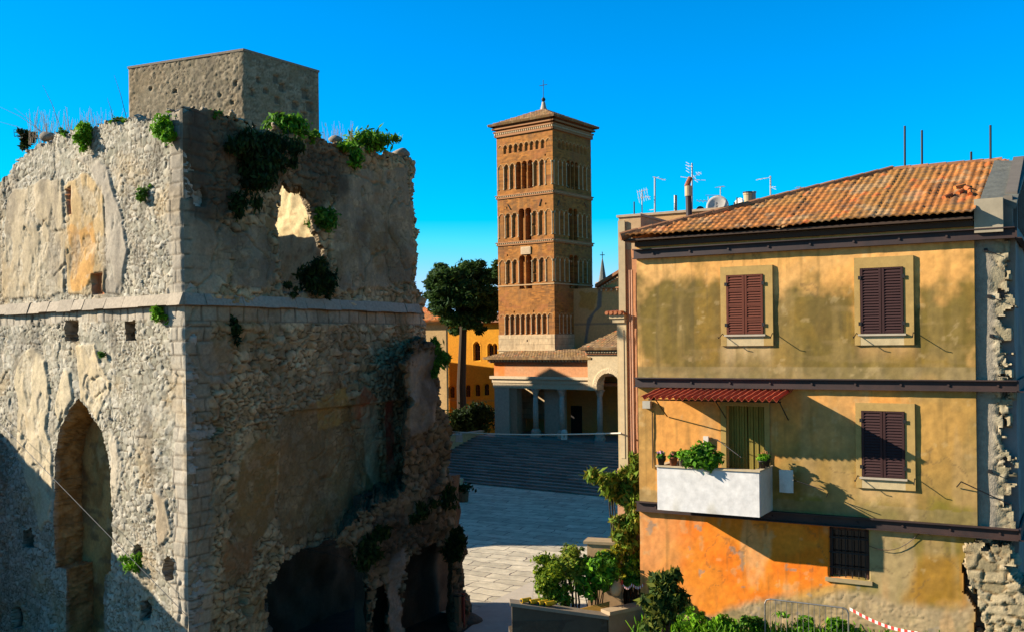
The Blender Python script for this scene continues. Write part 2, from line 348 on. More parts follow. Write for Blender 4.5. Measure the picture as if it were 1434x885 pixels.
# ================================================================== RUIN
RC = at(262, 700, 30.5)[:2]; RE = at(582, 420, 41.6)[:2]; RL = at(0, 430, 38.1)[:2]
LF = Fr(RL, RC - RL); LLEN = np.linalg.norm(RC - RL)               # sunlit face, a from its left edge in view
RF = Fr(RC, RE - RC); RLEN = np.linalg.norm(RE - RC)               # shaded face, a from the corner
flat('earth_shade_floor', [RF.p(.5, -4.5, .008), RF.p(13.5, -4.5, .008), RF.p(13.2, 2.6, .008), RF.p(9, 3.4, .008), RF.p(.5, 4.5, .008)], .008, mat('shade_dark_earth', (.05, .042, .03), .95, 2, .5, 10, .6, .05))  # floor sheet added near black, its colour standing in for the cave's shade
ruin = thing('ruined_tower', (RC[0], RC[1], 0), 'roofless ruin of rough pale limestone with old plaster patches and a tall pointed niche', 'ruin')
ZC0, ZC1 = LF.px(258, 427)[1], LF.px(258, 410)[1]
STONE = lambda cid: np.stack([.43 + .24 * (cid - .5), .43 + .24 * (cid - .5), .39 + .26 * (cid - .5)], -1)
ltop = LF.poly([(-130, 330), (-60, 300), (0, 258), (12, 250), (25, 222), (40, 212), (75, 192), (100, 184), (130, 177), (165, 174), (200, 166), (240, 157), (268, 150), (290, 150), (290, 1000), (-130, 1000)])
niche = LF.poly([(78, 795), (77, 700), (78, 640), (85, 598), (97, 578), (110, 557), (127, 578), (145, 602), (156, 645), (158, 700), (157, 800), (146, 805), (146, 960), (93, 960), (93, 795)])
lholes = [LF.poly(q) for q in ([(92, 448), (112, 446), (113, 478), (94, 478)], [(174, 450), (190, 449), (191, 477), (176, 478)],
    [(187, 765), (194, 761), (201, 770), (201, 796), (190, 798), (186, 785)], [(231, 782), (238, 777), (246, 786), (246, 812), (235, 814), (230, 800)],
    [(196, 842), (206, 838), (213, 850), (212, 868), (199, 870)], [(32, 742), (44, 738), (50, 750), (48, 766), (34, 766)], [(18, 852), (30, 848), (36, 862), (32, 882), (20, 880)])]
pl_l = [(LF.poly(q), c, a) for q, c, a in (
    ([(12, 275), (60, 252), (88, 250), (96, 330), (92, 412), (6, 420)], (.46, .42, .31), .2),
    ([(94, 262), (120, 242), (148, 262), (150, 330), (148, 412), (98, 412)], (.50, .40, .22), .12),
    ([(100, 320), (132, 310), (136, 400), (102, 410)], (.56, .34, .10), .25),
    ([(104, 222), (130, 214), (152, 236), (172, 300), (182, 350), (170, 412), (150, 412), (150, 275), (132, 240)], (.40, .39, .35), .12),
    ([(26, 500), (46, 486), (64, 505), (72, 560), (68, 600), (76, 640), (74, 730), (60, 740), (40, 680), (28, 640)], (.60, .56, .42), .2),
    ([(92, 515), (100, 520), (106, 560), (96, 575), (84, 590), (80, 570)], (.62, .58, .44), .1),
    ([(110, 484), (136, 480), (142, 510), (156, 535), (150, 560), (140, 590), (128, 572), (114, 560), (110, 520)], (.62, .56, .40), .1),
    ([(154, 600), (168, 612), (176, 650), (168, 700), (158, 710), (160, 650)], (.58, .56, .48), .1),
    ([(218, 690), (236, 700), (242, 745), (226, 760)], (.52, .46, .34), .15))]
bricks_l = [LF.poly(q) for q in ([(94, 268), (103, 262), (104, 300), (98, 302)], [(133, 384), (146, 382), (146, 412), (134, 412)])]
def lf_masks(S, T): return [patch(S, T, p, a, .04, 40 + i) for i, (p, c, a) in enumerate(pl_l)]
def lf_h(S, T):
    st, cid, h = rubble(S, T, .33, .22, 3); b, bid, bh = blocks(S, T, .75, .44, 9)
    q = ss(.95, .75, LLEN - S) * (_h(np.floor(T / .44), T * 0, 4) * .5 + .5 > ss(.2, .9, LLEN - S)); h = h * (1 - q) + bh * q
    cr = ((T > ZC0 - .42) & (T < ZC0)); b2, _, bh2 = blocks(S, T - ZC0 + .42, .46, .42, 8); h = np.where(cr, bh2, h)
    m = np.maximum.reduce(lf_masks(S, T)); m = m * (.55 + .45 * ss(.36, .50, fbm(S * 2.1, T * 1.3, 7, 5))); h = h * .72 * (1 - m) + (.085 + .03 * fbm(S * 4, T * 4, 5)) * m
    h += (fbm(S * .6, T * .6, 71) - .5) * .22
    for p in bricks_l: h = np.where(sdf(S, T, p) < 0, -.08, h)
    h = h - .06 * ss(.03, 0, np.abs(fbm(S * .55, T * .55, 303, 4) - .5)) * (fbm(S * .3, T * .3, 99) > .5)
    h = h + .25 * ss(.5, 0, LLEN - S) * 0
    return h * ss(0, .10, LLEN - S)
def lf_c(S, T):
    st, cid, h = rubble(S, T, .33, .22, 3); c = STONE(cid) * C3(1.02, 1.06, 1.06) * (.98 + .65 * (fbm(S * 6, T * 6, 91, 3) - .5))[..., None]; c = paint(c, (1 - st) * .95, (.12, .09, .05))
    b, bid, bh = blocks(S, T, .75, .44, 9); q = ss(.95, .75, LLEN - S) * (_h(np.floor(T / .44), T * 0, 4) * .5 + .5 > ss(.2, .9, LLEN - S))
    cb = paint(STONE(.4 + .4 * bid), 1 - b, (.24, .22, .18)); c = c * (1 - q[..., None]) + cb * q[..., None]
    cr = ((T > ZC0 - .42) & (T < ZC0)); b2, id2, _ = blocks(S, T - ZC0 + .42, .46, .42, 8); c = np.where(cr[..., None], paint(STONE(.3 + .6 * id2), 1 - b2, (.16, .14, .11)), c)
    for (p, rgb, a), m in zip(pl_l, lf_masks(S, T)): c = paint(c, m * (.50 + .50 * ss(.36, .50, fbm(S * 2.1, T * 1.3, 7, 5))), rgb)
    c = paint(c, ss(.56, .72, fbm(S * .7, T * .7, 21)) * .35, (.45, .33, .14))
    c = paint(c, ss(.60, .75, fbm(S * 1.1, T * .35, 23)) * .5, (.13, .12, .10))
    c = paint(c, ss(.62, .7, fbm(S * 3, T * 3, 27)) * .35, (.62, .58, .48))
    for p in bricks_l: c = paint(c, ss(.03, -.03, sdf(S, T, p)), (.48, .17, .06))
    return c
zb = 0.0; zt = LF.px(262, 140)[1]; a_l = LF.px(-130, 400)[0]
def lf_keep(S, T):
    n = (fbm(S * 2.2, T * 2.2, 33) - .5) * .5
    st, cid, _ = rubble(S, T, .33, .22, 3)
    return (sdf(S, T, ltop) + n + (cid - .5) * .22 < 0) & ~(sdf(S, T, niche) + (fbm(S * 3, T * 3, 35) - .5) * .12 < 0) & ~(np.minimum.reduce([sdf(S, T, p) for p in lholes]) + (fbm(S * 3, T * 3, 17) - .5) * .14 < 0)
def lf_r(S, T, D, st, cid):
    c = paint(STONE(cid), 1 - st, (.22, .18, .12)); m = ss(.5, .1, np.abs(sdf(S, T, niche))) * ss(0, .2, D); oc = paint(np.ones(S.shape + (3,)) * C3(.46, .36, .18), ss(.42, .6, fbm(D * 3 + 3, T * 2.2, 51)) * .8, (.26, .19, .09)); return c * (1 - m[..., None]) + oc * m[..., None]
wall_sheet('sunlit_wall', LF, a_l, LLEN, zb, zt + .2, .038, lf_h, lf_c, M['stone'], ruin, keep=lf_keep, thick=1.7, tvec=(*(RF.u * 1.6 - LF.u * .2), 0), rough=.11, rcol=lf_r)
wall_sheet('wall_core', LF, a_l, LLEN - 1.2, 0, zt - 2.5, .3, lambda S, T: S * 0, lambda S, T: np.ones(S.shape + (3,)) * C3(.20, .16, .11), M['stone'], ruin, b=-1.3, thick=.2)
# plastered back of the niche
nb = LF.px(118, 700)
def nb_c(S, T):
    c = np.ones(S.shape + (3,)) * C3(.50, .36, .15)
    c = paint(c, ss(.45, .6, fbm(S * 1.2, T * .8, 51)) * .8, (.30, .18, .06)); c = paint(c, ss(.6, .7, fbm(S * 2, T * 2, 53)) * .7, (.55, .45, .25))
    return paint(c, ss(.55, .62, fbm(S * .9, T * 3, 57)) * .6, (.14, .10, .06))
wall_sheet('niche_back', LF, nb[0] - 3, nb[0] + 3, 0, LF.px(110, 540)[1], .08, lambda S, T: (fbm(S * 2, T * 2, 5) - .5) * .12, nb_c, M['stone'], ruin, b=-1.2, thick=.3)
# shaded face
rtop = RF.poly([(250, 152), (262, 154), (300, 158), (330, 168), (352, 176), (400, 188), (440, 192), (468, 200), (500, 210), (530, 214), (560, 216), (572, 222), (579, 228), (581, 300), (582, 405), (594, 420), (595, 480), (600, 700), (600, 1000), (250, 1000)])
rhole = RF.poly([(388, 268), (394, 258), (420, 262), (432, 285), (440, 320), (452, 350), (455, 412), (394, 412), (390, 330)])
cave = RF.poly([(384, 1000), (374, 850), (372, 828), (386, 790), (410, 772), (440, 764), (470, 752), (500, 760), (530, 800), (530, 1000)])
rholes = [RF.poly(q) for q in ([(331, 824), (345, 822), (346, 845), (332, 846)], [(338, 850), (352, 848), (353, 861), (340, 863)], [(266, 595), (300, 588), (312, 600), (296, 612), (270, 612)], [(268, 270), (282, 262), (288, 275), (282, 290), (270, 286)])]
pl_r = [(RF.poly(q), c, a) for q, c, a in (
    ([(266, 310), (300, 300), (318, 330), (312, 395), (270, 400)], (.46, .43, .37), .4),
    ([(318, 330), (370, 320), (388, 400), (320, 402)], (.36, .34, .30), .4),
    ([(470, 250), (570, 235), (578, 400), (470, 408), (462, 330)], (.36, .33, .28), .3),
    ([(278, 480), (312, 476), (322, 500), (318, 535), (292, 540), (277, 520)], (.40, .38, .34), .1),
    ([(388, 590), (450, 560), (530, 640), (534, 700), (500, 735), (395, 765)], (.40, .31, .18), .4),
    ([(340, 640), (384, 610), (388, 720), (350, 760), (320, 740)], (.34, .25, .12), .5),
    ([(440, 560), (480, 545), (490, 585), (450, 600)], (.66, .48, .18), .3),
    ([(494, 560), (508, 535), (524, 560), (530, 605), (518, 600), (500, 590)], (.66, .24, .13), .15),
    ([(506, 570), (524, 560), (534, 600), (534, 690), (514, 660), (510, 610)], (.78, .70, .56), .2),
    ([(540, 560), (551, 558), (553, 690), (543, 690)], (.60, .15, .10), .08),
    ([(310, 755), (350, 750), (352, 800), (312, 812)], (.40, .25, .13), .3))]
ZR0 = ZC0
def rf_masks(S, T): return [patch(S, T, p, a, .05, 140 + i, 1.0) for i, (p, c, a) in enumerate(pl_r)]
stepa = RF.px(389, 680)[0]
def rf_h(S, T):
    st, cid, h = rubble(S, T, .50, .30, 13); h = h * 1.7
    b, bid, bh = blocks(S, T, .85, .44, 9); q = ss(1.1, .8, S); h = h * (1 - q) + bh * q
    cr = ((T > ZC0 - .5) & (T < ZC0)); b2, _, bh2 = blocks(S, T - ZC0 + .5, .62, .5, 18); h = np.where(cr, bh2, h)
    m = np.maximum.reduce(rf_masks(S, T)); h = h * (1 - .8 * m) + .07 * m
    h += (fbm(S * .5, T * .5, 171) - .5) * .45
    h = h - .14 * (ss(-.02, .02, S - stepa) * (T < RF.px(420, 575)[1]))
    for p in rholes: h = np.where(sdf(S, T, p) + (fbm(S * 3, T * 3, 17) - .5) * .15 < 0, -.5, h)
    h = h - .10 * ss(.015, 0, np.abs(fbm(S * .5, T * .5, 403, 4) - .5))
    return h * ss(0, .12, S)
def rf_c(S, T):
    st, cid, h = rubble(S, T, .50, .30, 13); c = STONE(cid) * C3(1.35, 1.16, .90) * (.95 + .9 * (fbm(S * 5, T * 5, 91, 3) - .5))[..., None]; c = paint(c, 1 - st, (.11, .08, .045))
    b, bid, bh = blocks(S, T, .85, .44, 9); q = ss(1.1, .8, S); c = c * (1 - q[..., None]) + paint(STONE(.4 * bid + .2), 1 - b, (.15, .13, .1)) * q[..., None]
    cr = ((T > ZC0 - .5) & (T < ZC0)); b2, id2, _ = blocks(S, T - ZC0 + .5, .62, .5, 18); c = np.where(cr[..., None], paint(STONE(.2 + .8 * id2), 1 - b2, (.11, .09, .07)), c)
    for (p, rgb, a), m in zip(pl_r, rf_masks(S, T)): c = paint(c, m * (.55 + .45 * ss(.4, .6, fbm(S * 3, T * 3, 107))), rgb)
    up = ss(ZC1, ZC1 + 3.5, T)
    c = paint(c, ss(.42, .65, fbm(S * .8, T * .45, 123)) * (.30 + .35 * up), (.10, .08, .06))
    c = paint(c, ss(.55, .72, fbm(S * .6, T * .6, 121)) * .5, (.30, .20, .08))
    c = paint(c, ss(.62, .72, fbm(S * 2.6, T * 2.6, 127)) * .3, (.50, .47, .40))
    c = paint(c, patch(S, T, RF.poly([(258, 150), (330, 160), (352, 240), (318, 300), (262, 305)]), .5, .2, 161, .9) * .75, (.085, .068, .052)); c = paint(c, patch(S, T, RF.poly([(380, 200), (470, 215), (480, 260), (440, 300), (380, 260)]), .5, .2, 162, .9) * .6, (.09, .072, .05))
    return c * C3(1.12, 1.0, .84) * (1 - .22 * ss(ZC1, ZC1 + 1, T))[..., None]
def rf_keep(S, T):
    st, cid, _ = rubble(S, T, .50, .30, 13); n = (fbm(S * 2.2, T * 2.2, 133) - .5) * .5 + (cid - .5) * .25
    return (sdf(S, T, rtop) + n < 0) & ~(sdf(S, T, rhole) + n * .7 < 0) & ~(sdf(S, T, cave) + n * .7 < 0)
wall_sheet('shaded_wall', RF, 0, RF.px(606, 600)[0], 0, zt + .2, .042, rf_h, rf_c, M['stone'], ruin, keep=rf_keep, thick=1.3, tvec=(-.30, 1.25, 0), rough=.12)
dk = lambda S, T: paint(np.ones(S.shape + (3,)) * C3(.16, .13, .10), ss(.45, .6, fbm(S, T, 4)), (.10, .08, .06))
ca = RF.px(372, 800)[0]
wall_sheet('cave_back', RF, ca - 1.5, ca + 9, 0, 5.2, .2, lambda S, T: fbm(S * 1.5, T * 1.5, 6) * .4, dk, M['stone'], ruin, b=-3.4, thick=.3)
# lower buttress mass in front of the shaded face
W3b = 2.4
w3 = RF.poly([(515, 1000), (517, 830), (508, 792), (494, 768), (476, 754), (504, 724), (545, 700), (566, 690), (568, 600), (567, 520), (572, 494), (586, 481), (606, 482), (616, 496), (612, 560), (619, 600), (627, 640), (624, 668), (634, 684), (640, 735), (651, 775), (647, 800), (656, 850), (662, 1000)], W3b)
w3h = [RF.poly(q, W3b) for q in ([(562, 1000), (561, 800), (570, 775), (600, 762), (626, 768), (632, 790), (633, 1000)], [(519, 1000), (521, 850), (526, 820), (536, 812), (541, 830), (541, 1000)])]
w3p = [(RF.poly([(570, 505), (590, 490), (606, 495), (608, 560), (600, 600), (572, 610)], W3b), (.34, .32, .26)), (RF.poly([(541, 790), (560, 770), (560, 1000), (543, 1000)], W3b), (.36, .35, .31))]
def w3_c(S, T):
    st, cid, h = rubble(S, T, .55, .34, 83); c = STONE(cid) * C3(.62, .52, .36); c = paint(c, 1 - st, (.06, .045, .025))
    for i, (p, rgb) in enumerate(w3p): c = paint(c, patch(S, T, p, .2, .05, 60 + i), rgb)
    c = paint(c, ss(.40, .6, fbm(S * .7, T * .7, 91)) * .65, (.06, .055, .045)); return c
def w3_h(S, T):
    st, cid, h = rubble(S, T, .55, .34, 83); m = np.maximum.reduce([patch(S, T, p, .2, .05, 60 + i) for i, (p, c) in enumerate(w3p)])
    return h * 2.4 * (1 - .8 * m) + .1 * m + (fbm(S * .6, T * .6, 93) - .5) * .7
def w3_keep(S, T):
    st, cid, h = rubble(S, T, .55, .34, 83); n = (fbm(S * 1.6, T * 1.6, 95) - .5) * .6 + (cid - .5) * .4
    return (sdf(S, T, w3) + n < 0) & ~(np.minimum(sdf(S, T, w3h[0]), sdf(S, T, w3h[1])) + n * .5 < 0)
w3a = RF.px(470, 800, W3b)[0], RF.px(672, 900, W3b)[0]
wall_sheet('buttress', RF, w3a[0], w3a[1], 0, RF.px(590, 470, W3b)[1], .055, w3_h, w3_c, M['stone'], ruin, b=W3b, keep=w3_keep, thick=2.8, tvec=lambda s_, t_: np.array([-.11, 1.0, 0]) * (5.4 - 4.0 * ss(9, 12.5, s_))[:, None], rough=.14, rcol=lambda s_, t_, d_, st, cid: paint(STONE(cid) * C3(.40, .33, .20), 1 - st, (.06, .045, .025)))
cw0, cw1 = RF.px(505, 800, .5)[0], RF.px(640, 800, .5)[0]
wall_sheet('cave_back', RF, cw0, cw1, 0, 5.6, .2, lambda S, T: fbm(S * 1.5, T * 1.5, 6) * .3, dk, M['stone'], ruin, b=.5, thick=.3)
# projecting string course on both faces, a run of separate worn stones
g = random.Random(5); mb = MB()
for fr, L0, L1 in ((LF, a_l, LLEN + .12), (RF, -.12, RLEN + .1)):
    x = L0
    while x < L1 - .05:
        w_ = min(g.uniform(.5, 1.1), L1 - x); d = g.uniform(-.02, .02); z0 = ZC0 + g.uniform(-.02, .02); z1 = ZC1 + g.uniform(-.02, .02)
        k = .42 + g.uniform(-.05, .05); mb.cur = (k, k * .95, k * .84)
        q = [fr.p(x + .006, .12 + d, z0), fr.p(x + w_ - .006, .12 + d, z0), fr.p(x + w_ - .006, .26 + d, z0 + .16), fr.p(x + .006, .26 + d, z0 + .16)]
        b = .26 + d
        mb.box8([fr.p(x + .006, b, z0), fr.p(x + w_ - .006, b, z0), fr.p(x + w_ - .006, -.2, z0), fr.p(x + .006, -.2, z0), fr.p(x + .006, b - .14, z1), fr.p(x + w_ - .006, b - .14, z1), fr.p(x + w_ - .006, -.2, z1), fr.p(x + .006, -.2, z1)])
        x += w_
mb.build('string_course', M['stone'], ruin)
# inner wall seen through the gap, then an unseen one added to shade it
iw = Fr((-13.5, 43.9), (.78, -.62))
ic = lambda S, T: paint(paint(np.ones(S.shape + (3,)) * C3(.86, .78, .48), ss(.4, .6, fbm(S * 2, T * 2, 8)) * .4, (.70, .60, .36)), ss(.6, .7, fbm(S * 4, T * 4, 9)) * .5, (.35, .2, .08))
wall_sheet('inner_or_blocker_wall', iw, 0, 9.2, 6, 18.1, .1, lambda S, T: (fbm(S * 2, T * 2, 5) - .5) * .2, ic, M['stone'], ruin, thick=.8)
gap_blocker = Fr((-19.9, 44.6), (.78, -.62))
wall_sheet('inner_or_blocker_wall', gap_blocker, 0, 9.5, 6, 19.2, .15, lambda S, T: (fbm(S * 2, T * 2, 5) - .5) * .2, ic, M['stone'], ruin, thick=.8, keep=lambda S, T: T < 17.5 + .5 * fbm(S * 1.5, T * 0, 3))
# wall walk fill on top so that the plants have a footing
mb = MB(); mb.cur = (.18, .16, .12); z0 = 16.9
mb.fbox(LF, LLEN - 8.5, LLEN - .5, -1.6, -.3, z0, z0 + .4); mb.fbox(RF, .5, RF.px(380, 200)[0], -1.25, -.3, z0, z0 + .4)
mb.build('wall_top', M['stone'], ruin)

# ================================================================== REAR STONE TOWER
tc_ = at(341, 72, 60); tl_ = at(180, 98, 63.6); tr_ = at(446, 103, 65)
rt = thing('stone_tower', (tc_[0], tc_[1], 0), 'square grey stone tower block with small putlog holes rising behind the ruin', 'tower')
def tower_c(seed):
    def f(S, T):
        st, cid, h = rubble(S, T, .34, .22, seed); c = STONE(cid) * C3(.78, .70, .55); c = paint(c, 1 - st, (.19, .16, .115))
        c = paint(c, ss(.5, .7, fbm(S * .5, T * .5, seed + 1)) * .35, (.33, .25, .14)); return paint(c, ss(.6, .7, fbm(S * 1.5, T * .3, seed + 2)) * .35, (.12, .11, .09))
    return f
for fr, L_, seed, hl in ((Fr(tl_, tc_ - tl_), np.linalg.norm((tc_ - tl_)[:2]), 201, [(212, 125), (330, 118), (308, 135), (326, 145), (246, 128)]),
                         (Fr(tc_, tr_ - tc_), np.linalg.norm((tr_ - tc_)[:2]), 211, [(361, 113), (387, 112), (395, 124), (388, 142), (427, 133), (413, 149), (352, 130), (433, 150), (425, 164), (392, 163), (372, 128)])):
    hp = [fr.px(*q) for q in hl]; hr = .28 if seed == 211 else .12
    def th(S, T, hp=hp, seed=seed, hr=hr):
        st, cid, h = rubble(S, T, .34, .22, seed); h = h * .75
        for k, (a, z) in enumerate(hp): h = np.where(np.maximum(abs(S - a), abs(T - z)) < hr * (.6 + .4 * ((k * 37) % 10) / 10), -.5, h)
        return h * ss(0, .05, np.minimum(S, L_ - S))
    wall_sheet('wall', fr, 0, L_, 12, tc_[2], .09, th, tower_c(seed), M['stone'], rt, thick=.9)
mb = MB(); mb.cur = (.2, .18, .14); fr = Fr(tl_, tc_ - tl_); LL = np.linalg.norm((tc_ - tl_)[:2])
dv = (tr_ - tc_)[:2]; pts = [tl_[:2], tc_[:2], tr_[:2], tl_[:2] + dv]
ctr = sum(pts) / 4; pin = [ctr + (p - ctr) * .97 for p in pts]
mb.prism([(p[0], p[1], 0) for p in pin], (0, 0, tc_[2] - .5)); mb.build('core', M['stone'], rt)
mb = MB(); mb.cur = (.30, .27, .22)
for p, q in ((tl_, tc_), (tc_, tr_)):
    f2 = Fr(p, q - p); L2 = np.linalg.norm((q - p)[:2]); mb.fbox(f2, -.03, L2 + .03, -.5, .07, tc_[2] + .003, tc_[2] + .14)
mb.build('coping', M['stone'], rt)

# ================================================================== HOUSE
H = Fr((3.44, 27.4), (7.31, -4.2)); HL = 8.43
B_TOP, B_MID, B_LOW = EYE + 2.33, EYE - 1.15, EYE - 4.53
house = thing('old_house', tuple(H.p(0, 0, 3.6)), 'weathered ochre and orange three storey house tied with steel beams under a tile roof', 'house')
st2 = [(H.poly(q), a, s) for q, a, s in (
    ([(896, 392), (930, 398), (960, 410), (985, 400), (1010, 420), (1085, 425), (1120, 405), (1150, 408), (1196, 420), (1204, 440), (1285, 425), (1300, 410), (1340, 415), (1366, 400), (1366, 545), (894, 532)], .35, 5),)]
hp_or = H.poly([(897, 705), (1200, 720), (1205, 812), (1080, 850), (960, 860), (897, 880)])
hp_ol = H.poly([(1215, 735), (1366, 752), (1366, 900), (1060, 900), (1190, 815)])
hp_yel = H.poly([(1290, 770), (1345, 775), (1350, 850), (1260, 845), (1270, 800)])
hp_base = H.poly([(897, 862), (1000, 862), (1060, 835), (1160, 830), (1366, 850), (1366, 920), (897, 920)])
hp_gr = H.poly([(1212, 690), (1366, 705), (1366, 750), (1212, 735)])
wpx = dict(w1=(1018, 385, 1070, 468), w2=(1205, 375, 1266, 467), w3=(1207, 575, 1268, 668))
def under(S, T, px0, px1, py, ln):
    a0, z = H.px(px0, py); a1 = H.px(px1, py)[0]
    e = ss(a0 - .15, a0 + .1, S + .15 * (vn(S * 6, T * .5, 3) - .5)) * ss(a1 + .15, a1 - .1, S); return e * ss(z - ln, z, T) * (T < z) * (.4 + .6 * vn(S * 9, T * .6, 77))
def house_c(S, T):
    lo = np.ones(S.shape + (3,)); c = lo * C3(.86, .50, .16)
    c = paint(c, ss(.4, .65, fbm(S * .5, T * .8, 3)) * .5, (.84, .56, .24)); v = ss(.52, .70, fbm(S * 2.2, T * .22, 11))
    m = ss(.30, -.35, sdf(S, T, st2[0][0]) + (fbm(S * .8, T * 1.2, 5, 5) - .5) * 1.1 + (fbm(S * 3.5, T * 3, 6) - .5) * .8 - .22)
    ol = lo * C3(.215, .165, .035); ol = paint(ol, ss(.45, .62, fbm(S * .9, T * .7, 17)) * .75, (.32, .215, .04)); ol = paint(ol, ss(.48, .66, fbm(S * 1.6, T * .5, 19)) * .6, (.17, .13, .04))
    ol = paint(ol, ss(.50, .66, fbm(S * 3.2, T * .28, 11)) * .35, (.38, .29, .11)); ol = paint(ol, ss(.55, .68, fbm(S * 5, T * .3, 12)) * .4, (.12, .10, .04)); ol = paint(ol, ss(.6, .72, fbm(S * 1.3, T * 5, 13)) * .25, (.42, .32, .15))
    c = c * (1 - m[..., None]) + ol * m[..., None]
    # middle storey
    mid = (T < B_MID) & (T >= B_LOW); t = np.clip((T - B_LOW) / (B_MID - B_LOW), 0, 1)
    mc = lo * C3(.82, .42, .11); mc = paint(mc, ss(.30, .55, fbm(S * .8, T * .8, 31)) * .9 * ss(2.2, 3.4, S), (.36, .265, .085))
    mc = paint(mc, ss(.62, .3, t + .5 * (fbm(S * .9, T * .9, 33) - .5)) * .85 * ss(3.0, 4.2, S), (.235, .185, .035)); mc = paint(mc, ss(.45, .62, fbm(S * 1.7, T * .9, 37)) * .5 * ss(2.5, 3.5, S), (.50, .33, .11)); mc = paint(mc, ss(6.95, 7.2, S) * ss(.25, .5, t) * ss(.35, .55, fbm(S * 1.5, T * 1.2, 38)) * .6, (.62, .38, .10))
    mc = paint(mc, ss(.5, .65, fbm(S * 2, T * .25, 39)) * .35, (.55, .42, .22)); mc = paint(mc, ss(.5, .65, fbm(S * 1.3, T * 1.0, 43)) * ss(.3, .1, t) * ss(3.5, 5, S) * .8, (.21, .20, .015))
    mc = paint(mc, ss(H.px(918, 620)[0] + .03, H.px(918, 620)[0] - .03, S) * .85, (.47, .30, .09))
    c = np.where(mid[..., None], mc, c)
    for b0 in (B_MID, B_LOW):                                     # plain band that closes each storey above its beam
        k = ((T > b0) & (T < b0 + .42 + .02 * vn(S * 3, T, 4))).astype(float); c = paint(c, k * .65, (.29, .24, .11)); c = paint(c, k * ss(.45, .65, fbm(S * 3, T * 1.5, 47)) * .4, (.42, .34, .18))
    # ground storey
    gr = T < B_LOW; gc = lo * C3(.66, .41, .12)
    m = patch(S, T, hp_or, .4, .12, 51, .7); oc = lo * C3(.95, .25, .008); oc = paint(oc, ss(.42, .62, fbm(S * .8, T * .9, 53)) * .75, (.90, .34, .03)); oc = paint(oc, ss(.58, .7, fbm(S * 1.5, T * .5, 55)) * .6, (.82, .50, .24))
    oc = paint(oc, ss(1.9, .2, S + (fbm(S * 1.4, T * 1.4, 54) - .5) * 1.6) * .7, (.72, .40, .16)); gc = gc * (1 - m[..., None]) + oc * m[..., None]
    m = patch(S, T, hp_ol, .35, .15, 57, .8); xc = lo * C3(.26, .215, .05); xc = paint(xc, ss(.45, .62, fbm(S * 1.6, T * .35, 59)) * .7, (.40, .30, .14)); xc = paint(xc, ss(.5, .65, fbm(S * 2.2, T * .3, 61)) * .5, (.60, .27, .07)); gc = gc * (1 - m[..., None]) + xc * m[..., None]
    gc = paint(gc, ss(.50, .64, fbm(S * 2.6, T * .35, 64)) * ss(5.4, 6.0, S) * .55, (.50, .42, .24)); gc = paint(gc, ss(.52, .66, fbm(S * 1.2, T * .8, 65)) * ss(5.6, 6.3, S) * .7, (.19, .18, .03))
    gc = paint(gc, patch(S, T, hp_yel, .35, .15, 63, .8) * .8, (.38, .21, .012))
    m = patch(S, T, hp_base, .3, .12, 67, .9); bc = lo * C3(.46, .38, .24); st, cid, _ = rubble(S, T, .3, .2, 69); bc = paint(bc, (1 - st) * .25, (.22, .17, .10)); bc = paint(bc, ss(.5, .65, fbm(S * 1.5, T * 1.5, 70)) * .6, (.24, .21, .10)); gc = gc * (1 - m[..., None]) + bc * m[..., None]
    gc = paint(gc, ss(.60, .74, fbm(S * 1.8, T * .9, 73)) * .4, (.74, .46, .22)); gc = paint(gc, ss(.74, .76, fbm(S * 3.5, T * 3.5, 75)) * .7, (.34, .31, .26))
    c = np.where(gr[..., None], gc, c)
    c = paint(c, under(S, T, 1012, 1080, 484, .75) * .85, (.78, .62, .36)); c = paint(c, under(S, T, 1199, 1282, 484, .5) * .7, (.74, .48, .24)); c = paint(c, under(S, T, 1201, 1280, 684, .6) * .8, (.72, .52, .26))
    c = paint(c, ss(.70, .76, fbm(S * 4, T * 4, 79)) * .3, (.66, .54, .30)); c = paint(c, ss(.62, .8, fbm(S * 9, T * .45, 88)) * .35, (.20, .155, .05))
    c = c * (.86 + .28 * fbm(S * 11, T * 11, 92, 3))[..., None]; c = paint(c, ss(.012, .003, np.abs(fbm(S * .9, T * .8, 503, 5) - .5)) * (fbm(S * .5, T * .5, 87) > .60) * .45, (.14, .10, .05))
    return c
bw = H.px(1160, 738), H.px(1216, 813)
dr = H.px(1017, 568), H.px(1072, 690)
dr = (dr[0], (dr[1][0], B_LOW + .15))
rbase = patch
def house_h(S, T):
    h = (fbm(S * 1.2, T * 1.2, 81) - .5) * .035 + (fbm(S * 6, T * 6, 83) - .5) * .012
    m = (T < B_LOW) * patch(S, T, hp_base, .3, .12, 67, .9); st, cid, r = rubble(S, T, .3, .2, 69); h = h + m * (r * .25 - .01)
    for (a0, z1), (a1, z0) in (bw, dr):
        z0, z1 = min(z0, z1), max(z0, z1); h = np.where((S > a0) & (S < a1) & (T > z0) & (T < z1), -.30, h)
    return h
edge_r = H.poly([(880, 200), (1366, 200), (1367, 760), (1362, 765), (1345, 790), (1350, 830), (1365, 850), (1362, 930), (880, 930)])
edge_r[0] = (-.2, edge_r[0][1]); edge_r[-1] = (-.2, edge_r[-1][1])
wall_sheet('wall', H, 0, HL, 2.9, EYE + 2.68, .035, house_h, house_c, M['plaster'], house, keep=lambda S, T: (T > B_LOW) | (sdf(S, T, edge_r) + (fbm(S * 3, T * 3, 85) - .5) * .15 < 0), thick=.35)
